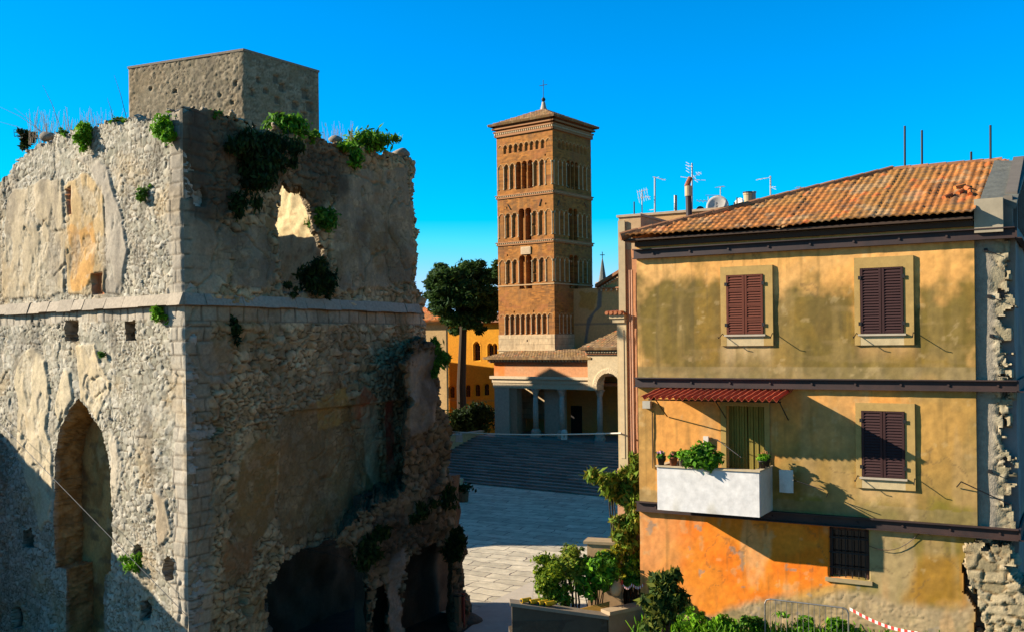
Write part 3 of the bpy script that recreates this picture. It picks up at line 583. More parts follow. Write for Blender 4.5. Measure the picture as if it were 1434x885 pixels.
# torn cross wall left standing at the right hand corner
tw = H.poly([(1352, 300), (1409, 300), (1406, 360), (1400, 400), (1412, 425), (1404, 450), (1408, 500), (1410, 540), (1406, 600), (1414, 640), (1410, 700), (1412, 745), (1416, 765), (1352, 765)])
def tw_c(S, T):
    st, cid, h = rubble(S, T, .42, .28, 301); c = STONE(cid) * C3(1.1, 1.05, .88); c = paint(c, 1 - st, (.30, .26, .18))
    sm = ss(HL + .46, HL + .30, S + .25 * (fbm(S * 2, T * 1.2, 303) - .5)) * ss(B_LOW - .2, B_LOW + .1, T); return paint(c, sm, (.36, .35, .31))
def tw_h(S, T):
    st, cid, h = rubble(S, T, .42, .28, 301); sm = ss(HL + .46, HL + .30, S + .25 * (fbm(S * 2, T * 1.2, 303) - .5)); return h * .9 * (1 - sm) + .05 * sm
wall_sheet('broken_wall', H, HL - .25, HL + 1.1, B_LOW - .5, EYE + 2.6, .04, tw_h, tw_c, M['stone'], house, b=-.16, keep=lambda S, T: sdf(S, T, tw) + (rubble(S, T, .42, .28, 301)[1] - .5) * .35 < 0, thick=.5, rough=.12)
SW = H.side(HL + .82, -.35)
def sw_c(S, T):
    c = np.ones(S.shape + (3,)) * C3(.30, .31, .34); c = paint(c, ss(.42, .6, fbm(S * .7, T * .5, 311)) * .7, (.20, .20, .21)); return paint(c, ss(.55, .65, fbm(S * 1.3, T * 1.3, 313)) * .6, (.36, .32, .26))
wall_sheet('side_wall', SW, 0, 11, 2.9, EYE + 2.6, .08, lambda S, T: (fbm(S * 1.2, T * 1.2, 315) - .5) * .1, sw_c, M['plaster'], house, thick=.4)
# rubble footing of the torn wall, standing proud at the bottom right
rp = H.poly([(1372, 762), (1408, 765), (1420, 800), (1440, 830), (1460, 860), (1470, 1000), (1372, 1000), (1374, 880), (1366, 850), (1352, 800), (1356, 770)], .12)
def rp_c(S, T):
    st, cid, h = rubble(S, T, .46, .26, 321); c = STONE(cid) * C3(1.0, .90, .68); c = paint(c, 1 - st, (.22, .16, .08)); return paint(c, ss(.45, .62, fbm(S, T * .8, 323)) * .55 * ss(5.2, 6.2, T), (.42, .32, .18))
wall_sheet('rubble_footing', H, HL - .4, HL + 2.4, 2.9, B_LOW - .1, .04, lambda S, T: rubble(S, T, .46, .26, 321)[2] * .8, rp_c, M['stone'], house, b=.12, keep=lambda S, T: sdf(S, T, rp) + (rubble(S, T, .46, .26, 321)[1] - .5) * .3 < 0, thick=.8, rough=.12)
# steel tie beams
for zt_, a0, nm in ((B_TOP, -.06, 'top'), (B_MID, -.06, 'mid'), (B_LOW, -.06, 'low')):
    mb = MB(); a1 = HL + .86
    mb.fbox(H, a0, a1, .02, .06, zt_ - .13, zt_ + .13); mb.fbox(H, a0, a1, .06, .16, zt_ + .105, zt_ + .13); mb.fbox(H, a0, a1, .06, .16, zt_ - .13, zt_ - .105)
    x = .5
    while x < a1: mb.tube(H.p(x, .06, zt_), H.p(x, .09, zt_), .03, n=6); x += 1.05
    bm_ = mb.build('beam', M['steel'], house)
    mb = MB(); mb.fbox(SW, -.45, 11, .04, .08, zt_ - .14, zt_ + .12); mb.fbox(SW, -.45, 11, .08, .18, zt_ - .14, zt_ - .115); mb.build('beam', M['steel'], house)
# tile roof: front slope, hip slope, ridge tiles, eaves
ZE, ZRG = EYE + 2.78, EYE + 4.6
def tiles(S, T, pw=.175, pl=.27, seed=1):
    col_ = np.floor(S / pw); fx = S / pw - col_; row = np.floor(T / pl); ft = T / pl - row
    h = np.abs(np.sin(np.pi * fx)) ** .8 * .052 + (1 - ft) * .05 + (_h(col_, row, seed) - .5) * .02
    return h, _h(col_, row, seed + 1), ft, fx
def tile_c(seed, base=(.42, .175, .045)):
    def f(S, T):
        h, i, ft, fx = tiles(S, T, seed=seed); c = np.ones(S.shape + (3,)) * C3(*base) * (.60 + .8 * i)[..., None]
        c = paint(c, ss(.42, .6, fbm(S * .8, T * .8, seed + 5)) * .5, (.33, .21, .06)); c = paint(c, (i > .955) * .8, (.68, .17, .04)); c = paint(c, (i < .12) * .6, (.22, .13, .07))
        return paint(c, ss(.6, .7, fbm(S * 2, T * 2, seed + 8)) * .45, (.45, .36, .22))
    return f
sl = np.array([*(-H.n * 4.4), ZRG - ZE]); slen = np.linalg.norm(sl); sl /= slen
RA0, RA1 = -.3, HL + .1
O = H.p(0, .4, ZE); hipk = (6.0 - RA0) / slen
wav = lambda T: .05 * np.sin(T * 5)
sheet('roof_slope', O, (*H.u, 0), sl, RA0, RA1 + .55, 0, slen, .042, lambda S, T: tiles(S, T, seed=401)[0] + (fbm(S * .5, T * .5, 402) - .5) * .10, tile_c(401), M['tile'], house,
      keep=lambda S, T: (S > RA0 + T * hipk) & (S < RA1 - .05 + .10 * T), thick=.03, follow=True)
hv = H.p(6.0, -4, ZRG) - H.p(RA0, -4, ZE); hl_ = np.linalg.norm(hv); hv /= hl_
sheet('roof_slope', H.p(RA0, 0, ZE), (*(-H.n) * np.array([-1, -1]), 0), hv, -8.4, .4, 0, hl_, .07, lambda S, T: tiles(S, T, seed=411)[0], tile_c(411), M['tile'], house,
      keep=lambda S, T: (S < .4 - T / hl_ * 4.4) & (S > -8.4 + T / hl_ * 4.4), thick=.03, follow=True)
mb = MB(); g = random.Random(8)
def caps(p, q, r=.11, step=.42):
    p, q = np.array(p), np.array(q); n = int(np.linalg.norm(q - p) / step)
    for i in range(n):
        k = g.uniform(.7, 1.2); mb.cur = (.36 * k, .18 * k, .09 * k); a = p + (q - p) * i / n; b = p + (q - p) * (i + 1.12) / n
        mb.tube(a + np.array([0, 0, .02]), b + np.array([0, 0, .05]), r * 1.08, r * .95, 9)
caps(H.p(RA0, .4, ZE), H.p(6.0, -4, ZRG)); mb.build('hip_tiles', M['tile'], house, smooth=False)
mb = MB(); caps(H.p(6.0, -4, ZRG), H.p(RA1 + .2, -4, ZRG - .02), .09); mb.build('ridge_tiles', M['tile'], house)
sl2 = np.array([*(-H.n * 4.4), ZE - ZRG]); sl2 /= np.linalg.norm(sl2)
mb = MB(); mb.cur = (.35, .17, .08); mb.box8([H.p(6, -4, ZRG - .1), H.p(HL + .5, -4, ZRG - .1), H.p(HL + .5, -8.4, ZE - .1), H.p(RA0, -8.4, ZE - .1), H.p(6, -4, ZRG), H.p(HL + .5, -4, ZRG), H.p(HL + .5, -8.4, ZE), H.p(RA0, -8.4, ZE)]); mb.build('rear_slope', M['tile'], house)
mb = MB(); mb.cur = (.07, .045, .03)
mb.fbox(H, RA0 + .05, HL, -.3, .32, ZE - .10, ZE - .04); mb.fbox(H, .0, HL, .002, .12, B_TOP + .2, ZE - .12); mb.build('eaves_board', M['gen'], house)
mb = MB()
for i, (a, t_, r_) in enumerate(((8.05, 1.5, .3), (8.2, 1.75, -.4), (8.0, 2.0, .8), (8.28, 1.35, -.1), (7.8, 1.2, .5))):
    q = O + np.array([*H.u, 0]) * a + sl * t_ + np.array([0, 0, .13]); d = np.array([*H.u, 0]) * math.sin(r_) + sl * math.cos(r_); mb.cur = ((.62, .19, .04), (.50, .16, .05), (.66, .24, .06))[i % 3]; mb.tube(q - d * .15, q + d * .15, .06, .05, 9)
mb.build_each('loose_tile', M['tile'], house)
# lead and slate covering on the torn gable end
mb = MB(); e0 = .10
p = lambda a, t, k: O + np.array([*H.u, 0]) * a + sl * t + np.array([0, 0, k])
r_ = random.Random(3)
strip = [(RA1 + .02 + .02 * i, .62 + .9 * i) for i in range(5)]
for i in range(4):
    a0, t0 = strip[i]; a1, t1 = strip[i + 1]; k0, k1 = .13 + r_.uniform(0, .05), .13 + r_.uniform(0, .05)
    mb.cur = (.15, .165, .155) if i != 2 else (.18, .19, .18)
    mb.box8([p(a0, t0, 0), p(a0 + .75, t0 - .1, -.1), p(a1 + .75, t1 - .1, -.1), p(a1, t1, 0), p(a0, t0, k0), p(a0 + .78, t0 - .12, k0 - .05), p(a1 + .78, t1 - .1, k1 - .05), p(a1, t1, k1)])
mb.build('slate_covering', M['slate'], house)
mb = MB(); mb.cur = (.44, .42, .34); mb.fbox(H, HL + .02, HL + .62, -.5, .14, ZE - .42, ZE + .36); mb.cur = (.23, .22, .20); mb.fbox(H, HL + .62, HL + .80, -5, -.1, ZE - .5, ZE + .42)
mb.build_each('gable_block', M['gen'], house)
gp = [SW.p(0, .06, ZE - .3), SW.p(7.2, .06, ZE - .3), SW.p(4.2, .06, ZRG + .05), SW.p(3.4, .06, ZRG + .05), SW.p(.2, .06, ZE + .55)]
mb = MB(); mb.cur = (.17, .165, .155); mb.prism(gp, (*(-SW.n * .25), 0))
for i in range(12): mb.fbox(SW, .35 + i * .5, .41 + i * .5, .06, .10, ZE - .3, ZE + .5 + min(i, 12 - i) * .16)
mb.build('gable_cladding', M['gen'], house)
# windows
def shutter(a0, a1, z0, z1, rgb, parent, slats=20, panels=1):
    mb = MB(); mb.cur = rgb; s = .055; d0, d1 = .05, .085
    mb.fbox(H, a0, a0 + s, d0, d1, z0, z1); mb.fbox(H, a1 - s, a1, d0, d1, z0, z1)
    zs = [z0 + (z1 - z0) * i / panels for i in range(panels + 1)]
    for z in zs: mb.fbox(H, a0 + s, a1 - s, d0, d1 - .004, max(z - .035, z0), min(z + .035, z1))
    mb.fbox(H, a0 + s, a1 - s, d0 - .02, d0 - .012, z0, z1)
    for i in range(slats):
        z = z0 + .045 + (z1 - z0 - .09) * (i + .5) / slats; hh = (z1 - z0) / slats * .42
        mb.box8([H.p(a0 + s, d1 - .006, z - hh), H.p(a1 - s, d1 - .006, z - hh), H.p(a1 - s, d1, z - hh - .004), H.p(a0 + s, d1, z - hh - .004), H.p(a0 + s, d0 - .004, z + hh * .6), H.p(a1 - s, d0 - .004, z + hh * .6), H.p(a1 - s, d0 + .004, z + hh * .6 + .008), H.p(a0 + s, d0 + .004, z + hh * .6 + .008)])
    sh = mb.build('shutter', M['gen'], parent)
    h = MB()
    for z in (z0 + .2, z1 - .2): h.fbox(H, a0 - .03 if a0 < (a0 + a1) / 2 else a1, a0 + .03, d1, d1 + .02, z - .05, z + .05)
    return sh
def window(x0, y0, x1, y1, rgb, sx0, sy0, sx1, sy1, panels):
    xm, ym = (x0 + x1) / 2, (y0 + y1) / 2
    a0, a1 = H.px(x0, ym)[0], H.px(x1, ym)[0]; z1, z0 = H.px(xm, y0)[1], H.px(xm, y1)[1]
    A0, A1 = H.px(sx0, ym)[0], H.px(sx1, ym)[0]; Z1, Z0 = H.px(xm, sy0)[1], H.px(xm, sy1)[1]
    mb = MB(); mb.cur = (.50, .37, .14); mb.fbox(H, A0, a0, -.02, .06, Z0, Z1); mb.fbox(H, a1, A1, -.02, .06, Z0, Z1); mb.fbox(H, a0, a1, -.02, .06, z1, Z1); mb.cur = (.62, .55, .36); mb.fbox(H, a0, a1, -.02, .058, Z0, z0)
    w_ = mb.build('window_surround', M['plaster'], house)
    mb = MB(); mb.cur = (.55, .53, .46); mb.fbox(H, a0 - .05, a1 + .05, .02, .12, z0 - .05, z0 - .003); mb.build('sill', M['gen'], w_)
    mb = MB(); mb.cur = (.02, .015, .013); mb.fbox(H, a0, a1, -.02, .02, z0, z1); mb.build('casement', M['gen'], w_)
    am = (a0 + a1) / 2
    shutter(a0 + .01, am - .008, z0 + .005, z1 - .01, rgb, w_, 22, panels); shutter(am + .008, a1 - .01, z0 + .005, z1 - .01, rgb, w_, 22, panels)
    mb = MB()
    for ax in (a0, a1):
        for zz in (z0 + .2, z1 - .28): mb.fbox(H, ax - .035, ax + .035, .088, .10, zz, zz + .09)
    mb.build_each('hinge', M['dark'], w_)
    for ax, sgn in ((A0 + .04, -1), (A1 - .02, 1)): mb = MB(); mb.path([H.p(ax, .06, z0 + .02), H.p(ax + sgn * .02, .30, z0 - .10), H.p(ax + sgn * .02, .36, z0 - .06)], .011, n=5); mb.build('shutter_hook', M['dark'], w_)
window(1018, 385, 1070, 468, (.15, .040, .018), 1010, 373, 1083, 484, 4)
window(1205, 375, 1266, 467, (.050, .018, .017), 1197, 360, 1280, 483, 1)
window(1207, 575, 1268, 668, (.050, .018, .017), 1199, 564, 1282, 684, 1)
# barred ground window
(a0, z1), (a1, z0) = bw; mb = MB(); mb.cur = (.05, .05, .055); mb.fbox(H, a0, a1, -.28, -.22, z0, z1)
bwin = mb.build('barred_window', M['glass'], house); mb = MB()
for i in range(6): x = a0 + (a1 - a0) * (i + .5) / 6; mb.tube(H.p(x, -.08, z0), H.p(x, -.08, z1), .012, n=6)
for k in (.2, .5, .8): mb.fbox(H, a0, a1, -.095, -.07, z0 + (z1 - z0) * k - .015, z0 + (z1 - z0) * k + .015)
mb.build('grille', M['dark'], bwin)
mb = MB(); mb.cur = (.10, .05, .035); mb.fbox(H, a0, a0 + .06, -.22, -.12, z0, z1); mb.fbox(H, a1 - .06, a1, -.22, -.12, z0, z1); mb.fbox(H, a0, a1, -.22, -.12, z1 - .06, z1); mb.build('frame', M['gen'], bwin)
mb = MB(); mb.cur = (.42, .36, .22); mb.fbox(H, a0 - .08, a1 + .1, -.25, .05, z0 - .10, z0 - .004); mb.build('sill', M['gen'], bwin)
# balcony door
(a0, z1), (a1, z0) = dr; door = None; mb = MB(); mb.cur = (.30, .26, .05); am = (a0 + a1) / 2
n_ = 7
for x0, x1 in ((a0, am - .01), (am + .01, a1)):
    for i in range(n_): q0 = x0 + (x1 - x0) * i / n_; q1 = x0 + (x1 - x0) * (i + 1) / n_; mb.fbox(H, q0 + .006, q1 - .006, -.26, -.20 + .02 * (i % 2), z0, z1)
door = mb.build('balcony_door', M['gen'], house)
mb = MB(); mb.cur = (.48, .37, .13); mb.fbox(H, a0 - .14, a0 - .002, -.05, .045, z0, z1 + .14); mb.fbox(H, a1 + .002, a1 + .14, -.05, .045, z0, z1 + .14); mb.fbox(H, a0 - .002, a1 + .002, -.05, .045, z1 + .002, z1 + .14); mb.build('frame', M['plaster'], door)
# balcony
BB = 1.2
f0, f1 = H.px(920, 653, BB), H.px(1063, 661, BB); g0 = H.px(920, 713, BB)
ba0, ba1, bz1, bz0 = f0[0], f1[0], (f0[1] + f1[1]) / 2, g0[1]
def wh_c(S, T): return paint(np.ones(S.shape + (3,)) * C3(.80, .88, 1.0), ss(.5, .7, fbm(S * 2, T * .6, 7)) * .5 * ss(bz1 - .1, bz0, T), (.58, .60, .54))
bal = wall_sheet('balcony', H, ba0, ba1, bz0, bz1, .05, lambda S, T: (fbm(S * 2, T * 2, 9) - .5) * .02, wh_c, M['plaster'], house, b=BB, thick=.12)
mb = MB(); mb.cur = (.78, .79, .76); mb.fbox(H, ba0 + .003, ba0 + .12, .0, BB - .125, bz0, bz1 - .002); mb.fbox(H, ba1 - .12, ba1 - .003, .0, BB - .125, bz0, bz1 - .002); mb.build_each('side_parapet', M['gen'], bal)
mb = MB(); mb.cur = (.40, .37, .30); mb.fbox(H, ba0 + .125, ba1 - .125, .0, BB - .125, bz0 + .02, bz0 + .16); mb.build('floor_slab', M['gen'], bal)
mb = MB(); mb.cur = (.62, .55, .40); mb.fbox(H, ba0 - .03, ba1 + .03, BB - .16, BB + .04, bz1 + .003, bz1 + .045); mb.fbox(H, ba0 - .03, ba0 + .15, .02, BB - .165, bz1 + .003, bz1 + .043); mb.fbox(H, ba1 - .15, ba1 + .03, .02, BB - .165, bz1 + .003, bz1 + .043); mb.build('coping', M['gen'], bal)
# corrugated awning
w0, w1 = H.px(927, 543), H.px(1112, 547); zi = (w0[1] + w1[1]) / 2; AWD = 1.4; zo = H.px(990, 558, AWD)[1]
v_ = H.p(0, 0, zi) - H.p(0, AWD, zo); vl = np.linalg.norm(v_); v_ /= vl
aw = sheet('awning', H.p(0, AWD, zo), (*H.u, 0), v_, w0[0] - .05, w1[0], 0, vl, .025, lambda S, T: .045 * np.cos(S * 2 * np.pi / .17) + .006 * np.sin(T * 9), lambda S, T: paint(np.ones(S.shape + (3,)) * C3(.56, .12, .05), ss(.4, .65, fbm(S * 2, T * 1.2, 3)) * .5, (.40, .10, .05)), M['tile'], house, thick=.012, follow=True)
mb = MB()
for a in (w0[0] + .15, (w0[0] + w1[0]) / 2, w1[0] - .15):
    mb.tube(H.p(a, .02, zi - .06), H.p(a, 1.12, zo - .07), .022, n=6); mb.tube(H.p(a, .02, zi - .75), H.p(a, .85, zo - .08), .016, n=6)
mb.tube(H.p(w0[0] + .05, 1.08, zo - .07), H.p(w1[0] - .05, 1.08, zo - .07), .022, n=6); mb.build('bracket', M['dark'], aw)
# meter box, conduit, cloth line arms and small wall fittings
a, z = H.px(908, 566); mb = MB(); mb.cur = (.50, .52, .50); mb.fbox(H, a - .11, a + .11, .02, .16, z - .1, z + .1); mb.build('meter_box', M['gen'], house)
a, z = H.px(914, 576); mb = MB(); mb.tube(H.p(a, .03, z), H.p(a, .03, H.px(914, 655)[1]), .015, n=6); mb.build('conduit', M['dark'], house)
a, z = H.px(990, 617); mb = MB(); mb.cur = (.8, .8, .8); mb.fbox(H, a - .07, a + .07, .03, .10, z - .13, z + .13); mb.build('wall_lamp', M['gen'], house)
mb = MB(); q = H.px(1000, 614)
mb.path([H.p(q[0], .04, q[1]), H.p(q[0] + .2, .35, q[1] + .02), H.p(q[0] + 1.0, .9, q[1] - .35)], .012, n=5); mb.build('line_arm', M['dark'], house); mb = MB(); q = H.px(1110, 672); mb.path([H.p(q[0], .03, q[1]), H.p(q[0] + .25, .5, q[1] + .05), H.p(q[0] + .9, .55, q[1] - .12)], .012, n=5)
mb.build('line_arm', M['dark'], house)
mb = MB(); q = H.px(1340, 675); mb.path([H.p(q[0], .04, q[1] - .1), H.p(q[0] + .12, .28, q[1] + .06), H.p(HL + .7, .1, H.px(1410, 705)[1])], .014, n=5)
q = H.px(1160, 690); mb.build('tie_rod', M['dark'], house); mb = MB(); mb.path([H.p(q[0], .05, q[1]), H.p(q[0] + .06, .5, q[1] - .02)], .012, n=5); mb.build('tie_rod', M['dark'], house)
mb = MB(); pts = []
for i in range(9): x, y = 1215 + (1290 - 1215) * i / 8, 762 + 12 * math.sin(math.pi * i / 8 * .9) - 22 * (i / 8) ** 2; a, z = H.px(x, y); pts.append(H.p(a, .06, z))
mb.path(pts, .008, n=5); mb.build('loose_wire', M['steel'], house)
# lead wall plate anchors on the broken wall
mb = MB(); 
for x, y in ((1385, 415), (1388, 470), (1380, 350), (1386, 660), (1386, 790)): a, z = H.px(x, y); mb.fbox(H, a - .04, a + .04, -.15, -.06, z - .04, z + .04); mb.tube(H.p(a, -.08, z), H.p(a + .25, -.06, z - .12), .010, n=5)
mb.build_each('anchor_plate', M['dark'], house)
# core so that no light leaks through
mb = MB(); mb.cur = (.2, .18, .15); mb.fbox(H, .05, HL + .4, -8.2, -.42, 3, ZE - .15); mb.build('rear_wall', M['gen'], house)

# ------------------------------------------------------------------ pots and things on the balcony
def potted(x, y, rp, hp_, label, cols, pm, n, blobr, size, flowers=None, sx=1.0):
    a, z = H.px(x, y, BB - .06); z = bz1 + .045; q = H.p(a, BB - .06, z)
    t = thing('potted_plant', q, label, 'potted plant', 'pots on the balcony parapet')
    MB().lathe(q, [(rp * .72, 0), (rp, hp_), (rp * 1.08, hp_), (rp * 1.08, hp_ + .03), (rp * .9, hp_ + .03), (rp * .85, hp_ - .02)], 14).build('pot', M[pm], t, True)
    bl = [(q[0], q[1], q[2] + hp_ + blobr * .6, blobr * sx, blobr * sx, blobr)]
    leaf_mesh('foliage', bl, n, size, cols, int(x), t, shell=.1)
    if flowers: leaf_mesh('flowers', [(q[0], q[1], q[2] + hp_ + blobr * 1.15, blobr * .8, blobr * .8, blobr * .45)], 40, size * .9, flowers, int(x) + 3, t, long=1.1)
    return t
potted(926, 648, .10, .17, 'dark pot with pink flowers at the left end of the balcony parapet', GREEN, 'pot', 160, .12, .055, [(.6, .25, .4), (.55, .3, .45)])
potted(943, 648, .11, .19, 'brown clay pot of reddish flowers second along the balcony parapet', GREEN, 'terracotta', 150, .11, .05, [(.45, .12, .08)])
potted(956, 648, .11, .19, 'grey pot of green leaves beside the large leafy plant on the balcony', BRIGHT, 'concrete', 170, .14, .06)
a = H.px(984, 648, BB)[0]; q = H.p(a, BB - .06, bz1 + .045)
t = thing('potted_plant', q, 'large spreading green plant spilling over the white balcony parapet', 'potted plant', 'pots on the balcony parapet')
mb = MB(); mb.cur = (.2, .09, .05); mb.fbox(H, a - .4, a + .35, BB - .15, BB + .02, bz1 + .047, bz1 + .2); mb.build('planter_box', M['gen'], t)
leaf_mesh('foliage', [(*H.p(a - .12, BB, bz1 + .3), .32, .2, .2), (*H.p(a + .02, BB - .05, bz1 + .5), .26, .2, .2), (*H.p(a + .28, BB - .02, bz1 + .3), .26, .2, .18), (*H.p(a - .33, BB + .02, bz1 + .2), .2, .16, .16), (*H.p(a + .1, BB + .1, bz1 + .12), .3, .12, .14)], 900, .085, BRIGHT + GREEN, 5, t, shell=.2)
a = ba1 - .05
for k, (b_, lb, fl, cl) in enumerate(((.72, 'small pot of pale green leaves on the right side of the balcony', None, BRIGHT), (.36, 'small pot with orange flowers on the right side of the balcony near the wall', [(.5, .2, .08)], GREEN))):
    q = H.p(a, b_, bz1 + .045); t = thing('potted_plant', q, lb, 'potted plant', 'pots on the balcony parapet')
    MB().lathe(q, [(.07, 0), (.1, .16), (.11, .16), (.11, .19), (.09, .19), (.085, .15)], 12).build('pot', M['pot'], t, True)
    leaf_mesh('foliage', [(q[0], q[1], q[2] + .25, .12, .12, .1)], 130, .06, cl, 60 + k, t, shell=.1)
    if fl: leaf_mesh('flowers', [(q[0], q[1], q[2] + .32, .1, .1, .06)], 40, .05, fl, 66 + k, t, long=1.1)
c0 = H.px(1091, 657, .5); c1 = H.px(1111, 690, .5)
cl = wall_sheet('hanging_cloth', H, c0[0], c1[0], c1[1], c0[1], .03, lambda S, T: .03 * np.sin(S * 14) * ss(c0[1], c1[1], T), lambda S, T: np.ones(S.shape + (3,)) * C3(.78, .79, .80), M['plaster'], b=.5, thick=.01)
tag(cl, 'white cloth hung out to dry just right of the balcony', 'cloth')

# ================================================================== PINK BUILDING BEHIND THE HOUSE
PB = Fr(H.p(0, -1.2, 0)[:2], H.u)
pa0 = PB.px(868, 550)[0]; ptop = PB.px(872, 304)[1]
pk = thing('pink_building', tuple(PB.p(pa0, 0, 0)), 'tall pink and cream building with drainpipes squeezed behind the left side of the house', 'building')
def pk_c(S, T):
    c = np.ones(S.shape + (3,)) * C3(.64, .34, .19); return paint(c, ss(.45, .65, fbm(S * 2, T * .4, 5)) * .5, (.56, .27, .13))
wall_sheet('wall', PB, pa0 + .02, -.01, 0, 13.9, .08, lambda S, T: (fbm(S * 2, T * 2, 7) - .5) * .03, pk_c, M['plaster'], pk, thick=.4)
mb = MB(); mb.cur = (.56, .42, .26); mb.fbox(PB, pa0 + .03, -.36, -7.2, -.41, 0, ptop - .02); mb.fbox(PB, pa0 + .03, -.36, -.40, 0.003, 13.903, ptop - .02); mb.build('side_wall', M['plaster'], pk)
rb = Fr(H.p(0, -8.7, 0)[:2], H.u); ra0 = rb.px(871, 304)[0]; rtop_ = rb.px(900, 303)[1]
mb = MB(); mb.cur = (.60, .40, .20); mb.fbox(rb, ra0, ra0 + 13, -9, 0, 0, rtop_ - .6); mb.fbox(rb, ra0, ra0 + 13, -.3, .003, rtop_ - .597, rtop_); mb.build('rear_block', M['plaster'], pk)
mb = MB(); a1 = PB.px(880, 550)[0]; zl = PB.px(868, 447)[1]; zp = PB.px(870, 655)[1]
mb.cur = (.66, .56, .36); mb.fbox(PB, pa0 - .02, a1, 0.03, .10, zp, zl); mb.cur = (.70, .60, .40); mb.fbox(PB, pa0 + .06, a1 - .08, .10, .115, zp + .3, zl - .3); mb.cur = (.52, .45, .30); mb.fbox(PB, pa0 + .04, a1 - .02, .03, .08, zl, ptop - .12); mb.cur = (.64, .38, .24); mb.fbox(PB, pa0 - .05, a1 + .03, 0.03, .14, 0, zp); mb.build('pilaster', M['gen'], pk)
mb = MB(); mb.cur = (.62, .54, .36); mb.fbox(PB, pa0 - .22, a1 - .02, -.5, .20, zl + .02, zl + .12); mb.fbox(PB, pa0 - .14, a1 - .03, -.5, .16, zl - .10, zl + .017); mb.cur = (.46, .18, .08); mb.fbox(PB, pa0 - .30, a1, -.6, .26, zl + .124, zl + .17)
for i in range(4): mb.cur = (.50, .2, .09); mb.tube(PB.p(pa0 - .27 + i * .14, .28, zl + .18), PB.p(pa0 - .27 + i * .14, -.6, zl + .24), .055, n=7)
mb.build('cornice', M['gen'], pk)
mb = MB()
mb.cur = (.66, .40, .28)
for x, r in ((884, .018), (887.5, .03)): a = PB.px(x, 450)[0]; mb.tube(PB.p(a, .09, PB.px(x, 650)[1]), PB.p(a, .09, 13.3), r, n=8)
mb.build_each('drainpipe', M['gen'], pk)
mb = MB(); mb.cur = (.50, .42, .32); mb.fbox(PB, pa0 - .02, -.34, -7.2, .05, ptop - .016, ptop + .05); mb.fbox(rb, ra0 - .05, ra0 + 13, -.45, .07, rtop_ + .004, rtop_ + .09); mb.build('coping', M['gen'], pk)

# ------------------------------------------------------------------ roof clutter
def mast(name, x, y0, y1, D, r, label, cat, m='alu', group='aerials on the roof'):
    p0, p1 = at(x, y1, D), at(x, y0, D); t = thing(name, p0, label, cat, group); MB().tube(p0 - np.array([0, 0, .4]), p1, r, n=7).build('mast', M[m], t); return t, p0, p1
def aerial(x, y0, y1, D, label, elems, booms, r=.022, m='alu'):
    t, p0, p1 = mast('antenna', x, y0, y1, D, r, label, 'antenna', m)
    mb = MB()
    for (xa, ya, xb, yb) in booms: mb.tube(at(xa, ya, D), at(xb, yb, D - .25), .011, n=5)
    if booms: mb.build_each('boom', M[m], t)
    mb = MB()
    for (xa, ya, hh) in elems: mb.tube(at(xa, ya, D) + np.array([0, -.35, 0]) + np.array([0, 0, -hh]), at(xa, ya, D) + np.array([0, .35, hh]), .009, n=5)
    if elems: mb.build_each('element', M[m], t)
    return t
D = 37.0
aerial(899, 266, 312, D, 'panel antenna with a curved grid at the left end of the roof terrace', [(894 + i * 3.2, 276 - i, .28) for i in range(5)] + [(906, 276, .1), (909, 278, .1)], [(893, 278, 911, 276), (892, 270, 907, 266), (896, 298, 905, 301)])
aerial(917, 248, 308, D, 'tall plain mast with one arm at its top, left of the stove pipe', [(921, 249, .04), (926, 251, .04), (930, 252, .04)], [(914, 248, 932, 253), (907, 295, 916, 294)], .03)
aerial(969, 229, 306, D + 1, 'tallest antenna with pale dipoles rising behind the stove pipe', [(963, 229 + 4 * i, .10) for i in range(4)] + [(972, 248, .14), (977, 244, .12), (980, 243, .10), (975, 254, .1)], [(960, 232, 970, 234), (966, 252, 982, 242), (953, 248, 966, 250), (969, 252, 988, 253)], .03)
aerial(992, 276, 302, D + 2, 'small low antenna between the stove pipe and the large dish', [(978 + 5 * i, 282, .10) for i in range(5)], [(975, 282, 1004, 282)], .016, 'galv')
aerial(1009, 262, 300, D + 2, 'thin T shaped antenna standing behind the large dish', [(1004, 263, .05), (1013, 262, .05)], [(1003, 263, 1014, 261), (988, 274, 1008, 274)], .02, 'galv')
aerial(1079, 247, 290, D + 1, 'white antenna with a long arm pointing left beside the chimney', [(1062, 252, .03), (1068, 251, .03), (1074, 250, .03), (1083, 262, .06), (1085, 276, .06)], [(1060, 252, 1079, 249), (1078, 262, 1087, 266), (1078, 275, 1086, 274)], .03)
aerial(1121, 262, 290, D + 1, 'short antenna tip showing above the middle of the roof hip', [(1117, 263, .03), (1126, 264, .03)], [(1116, 262, 1129, 265)], .018, 'galv')
mast('roof_pole', 888, 283, 312, D, .025, 'short dark pole at the left corner of the roof terrace', 'pole', 'dark')
mast('roof_pole', 946, 274, 306, D, .06, 'thick grey pole on the terrace left of the stove pipe', 'pole', 'galv')
mast('roof_pole', 1032, 277, 300, D, .025, 'short dark pole on the terrace left of the chimney', 'pole', 'dark')
for x, y0, y1, DD, lb in ((1267, 177, 238, 28.5, 'iron pole above the ridge, left one of the tall pair'), (1291, 183, 236, 28.3, 'iron pole above the ridge, right and shorter one of the pair'), (1387, 176, 228, 26.6, 'iron pole by the slate gable end of the roof ridge'), (1360, 213, 226, 27, 'short iron stub on the ridge left of the slate gable end')):
    mast('iron_pole', x, y0, y1, DD, .03, lb, 'pole', 'dark', 'iron poles on the house ridge')
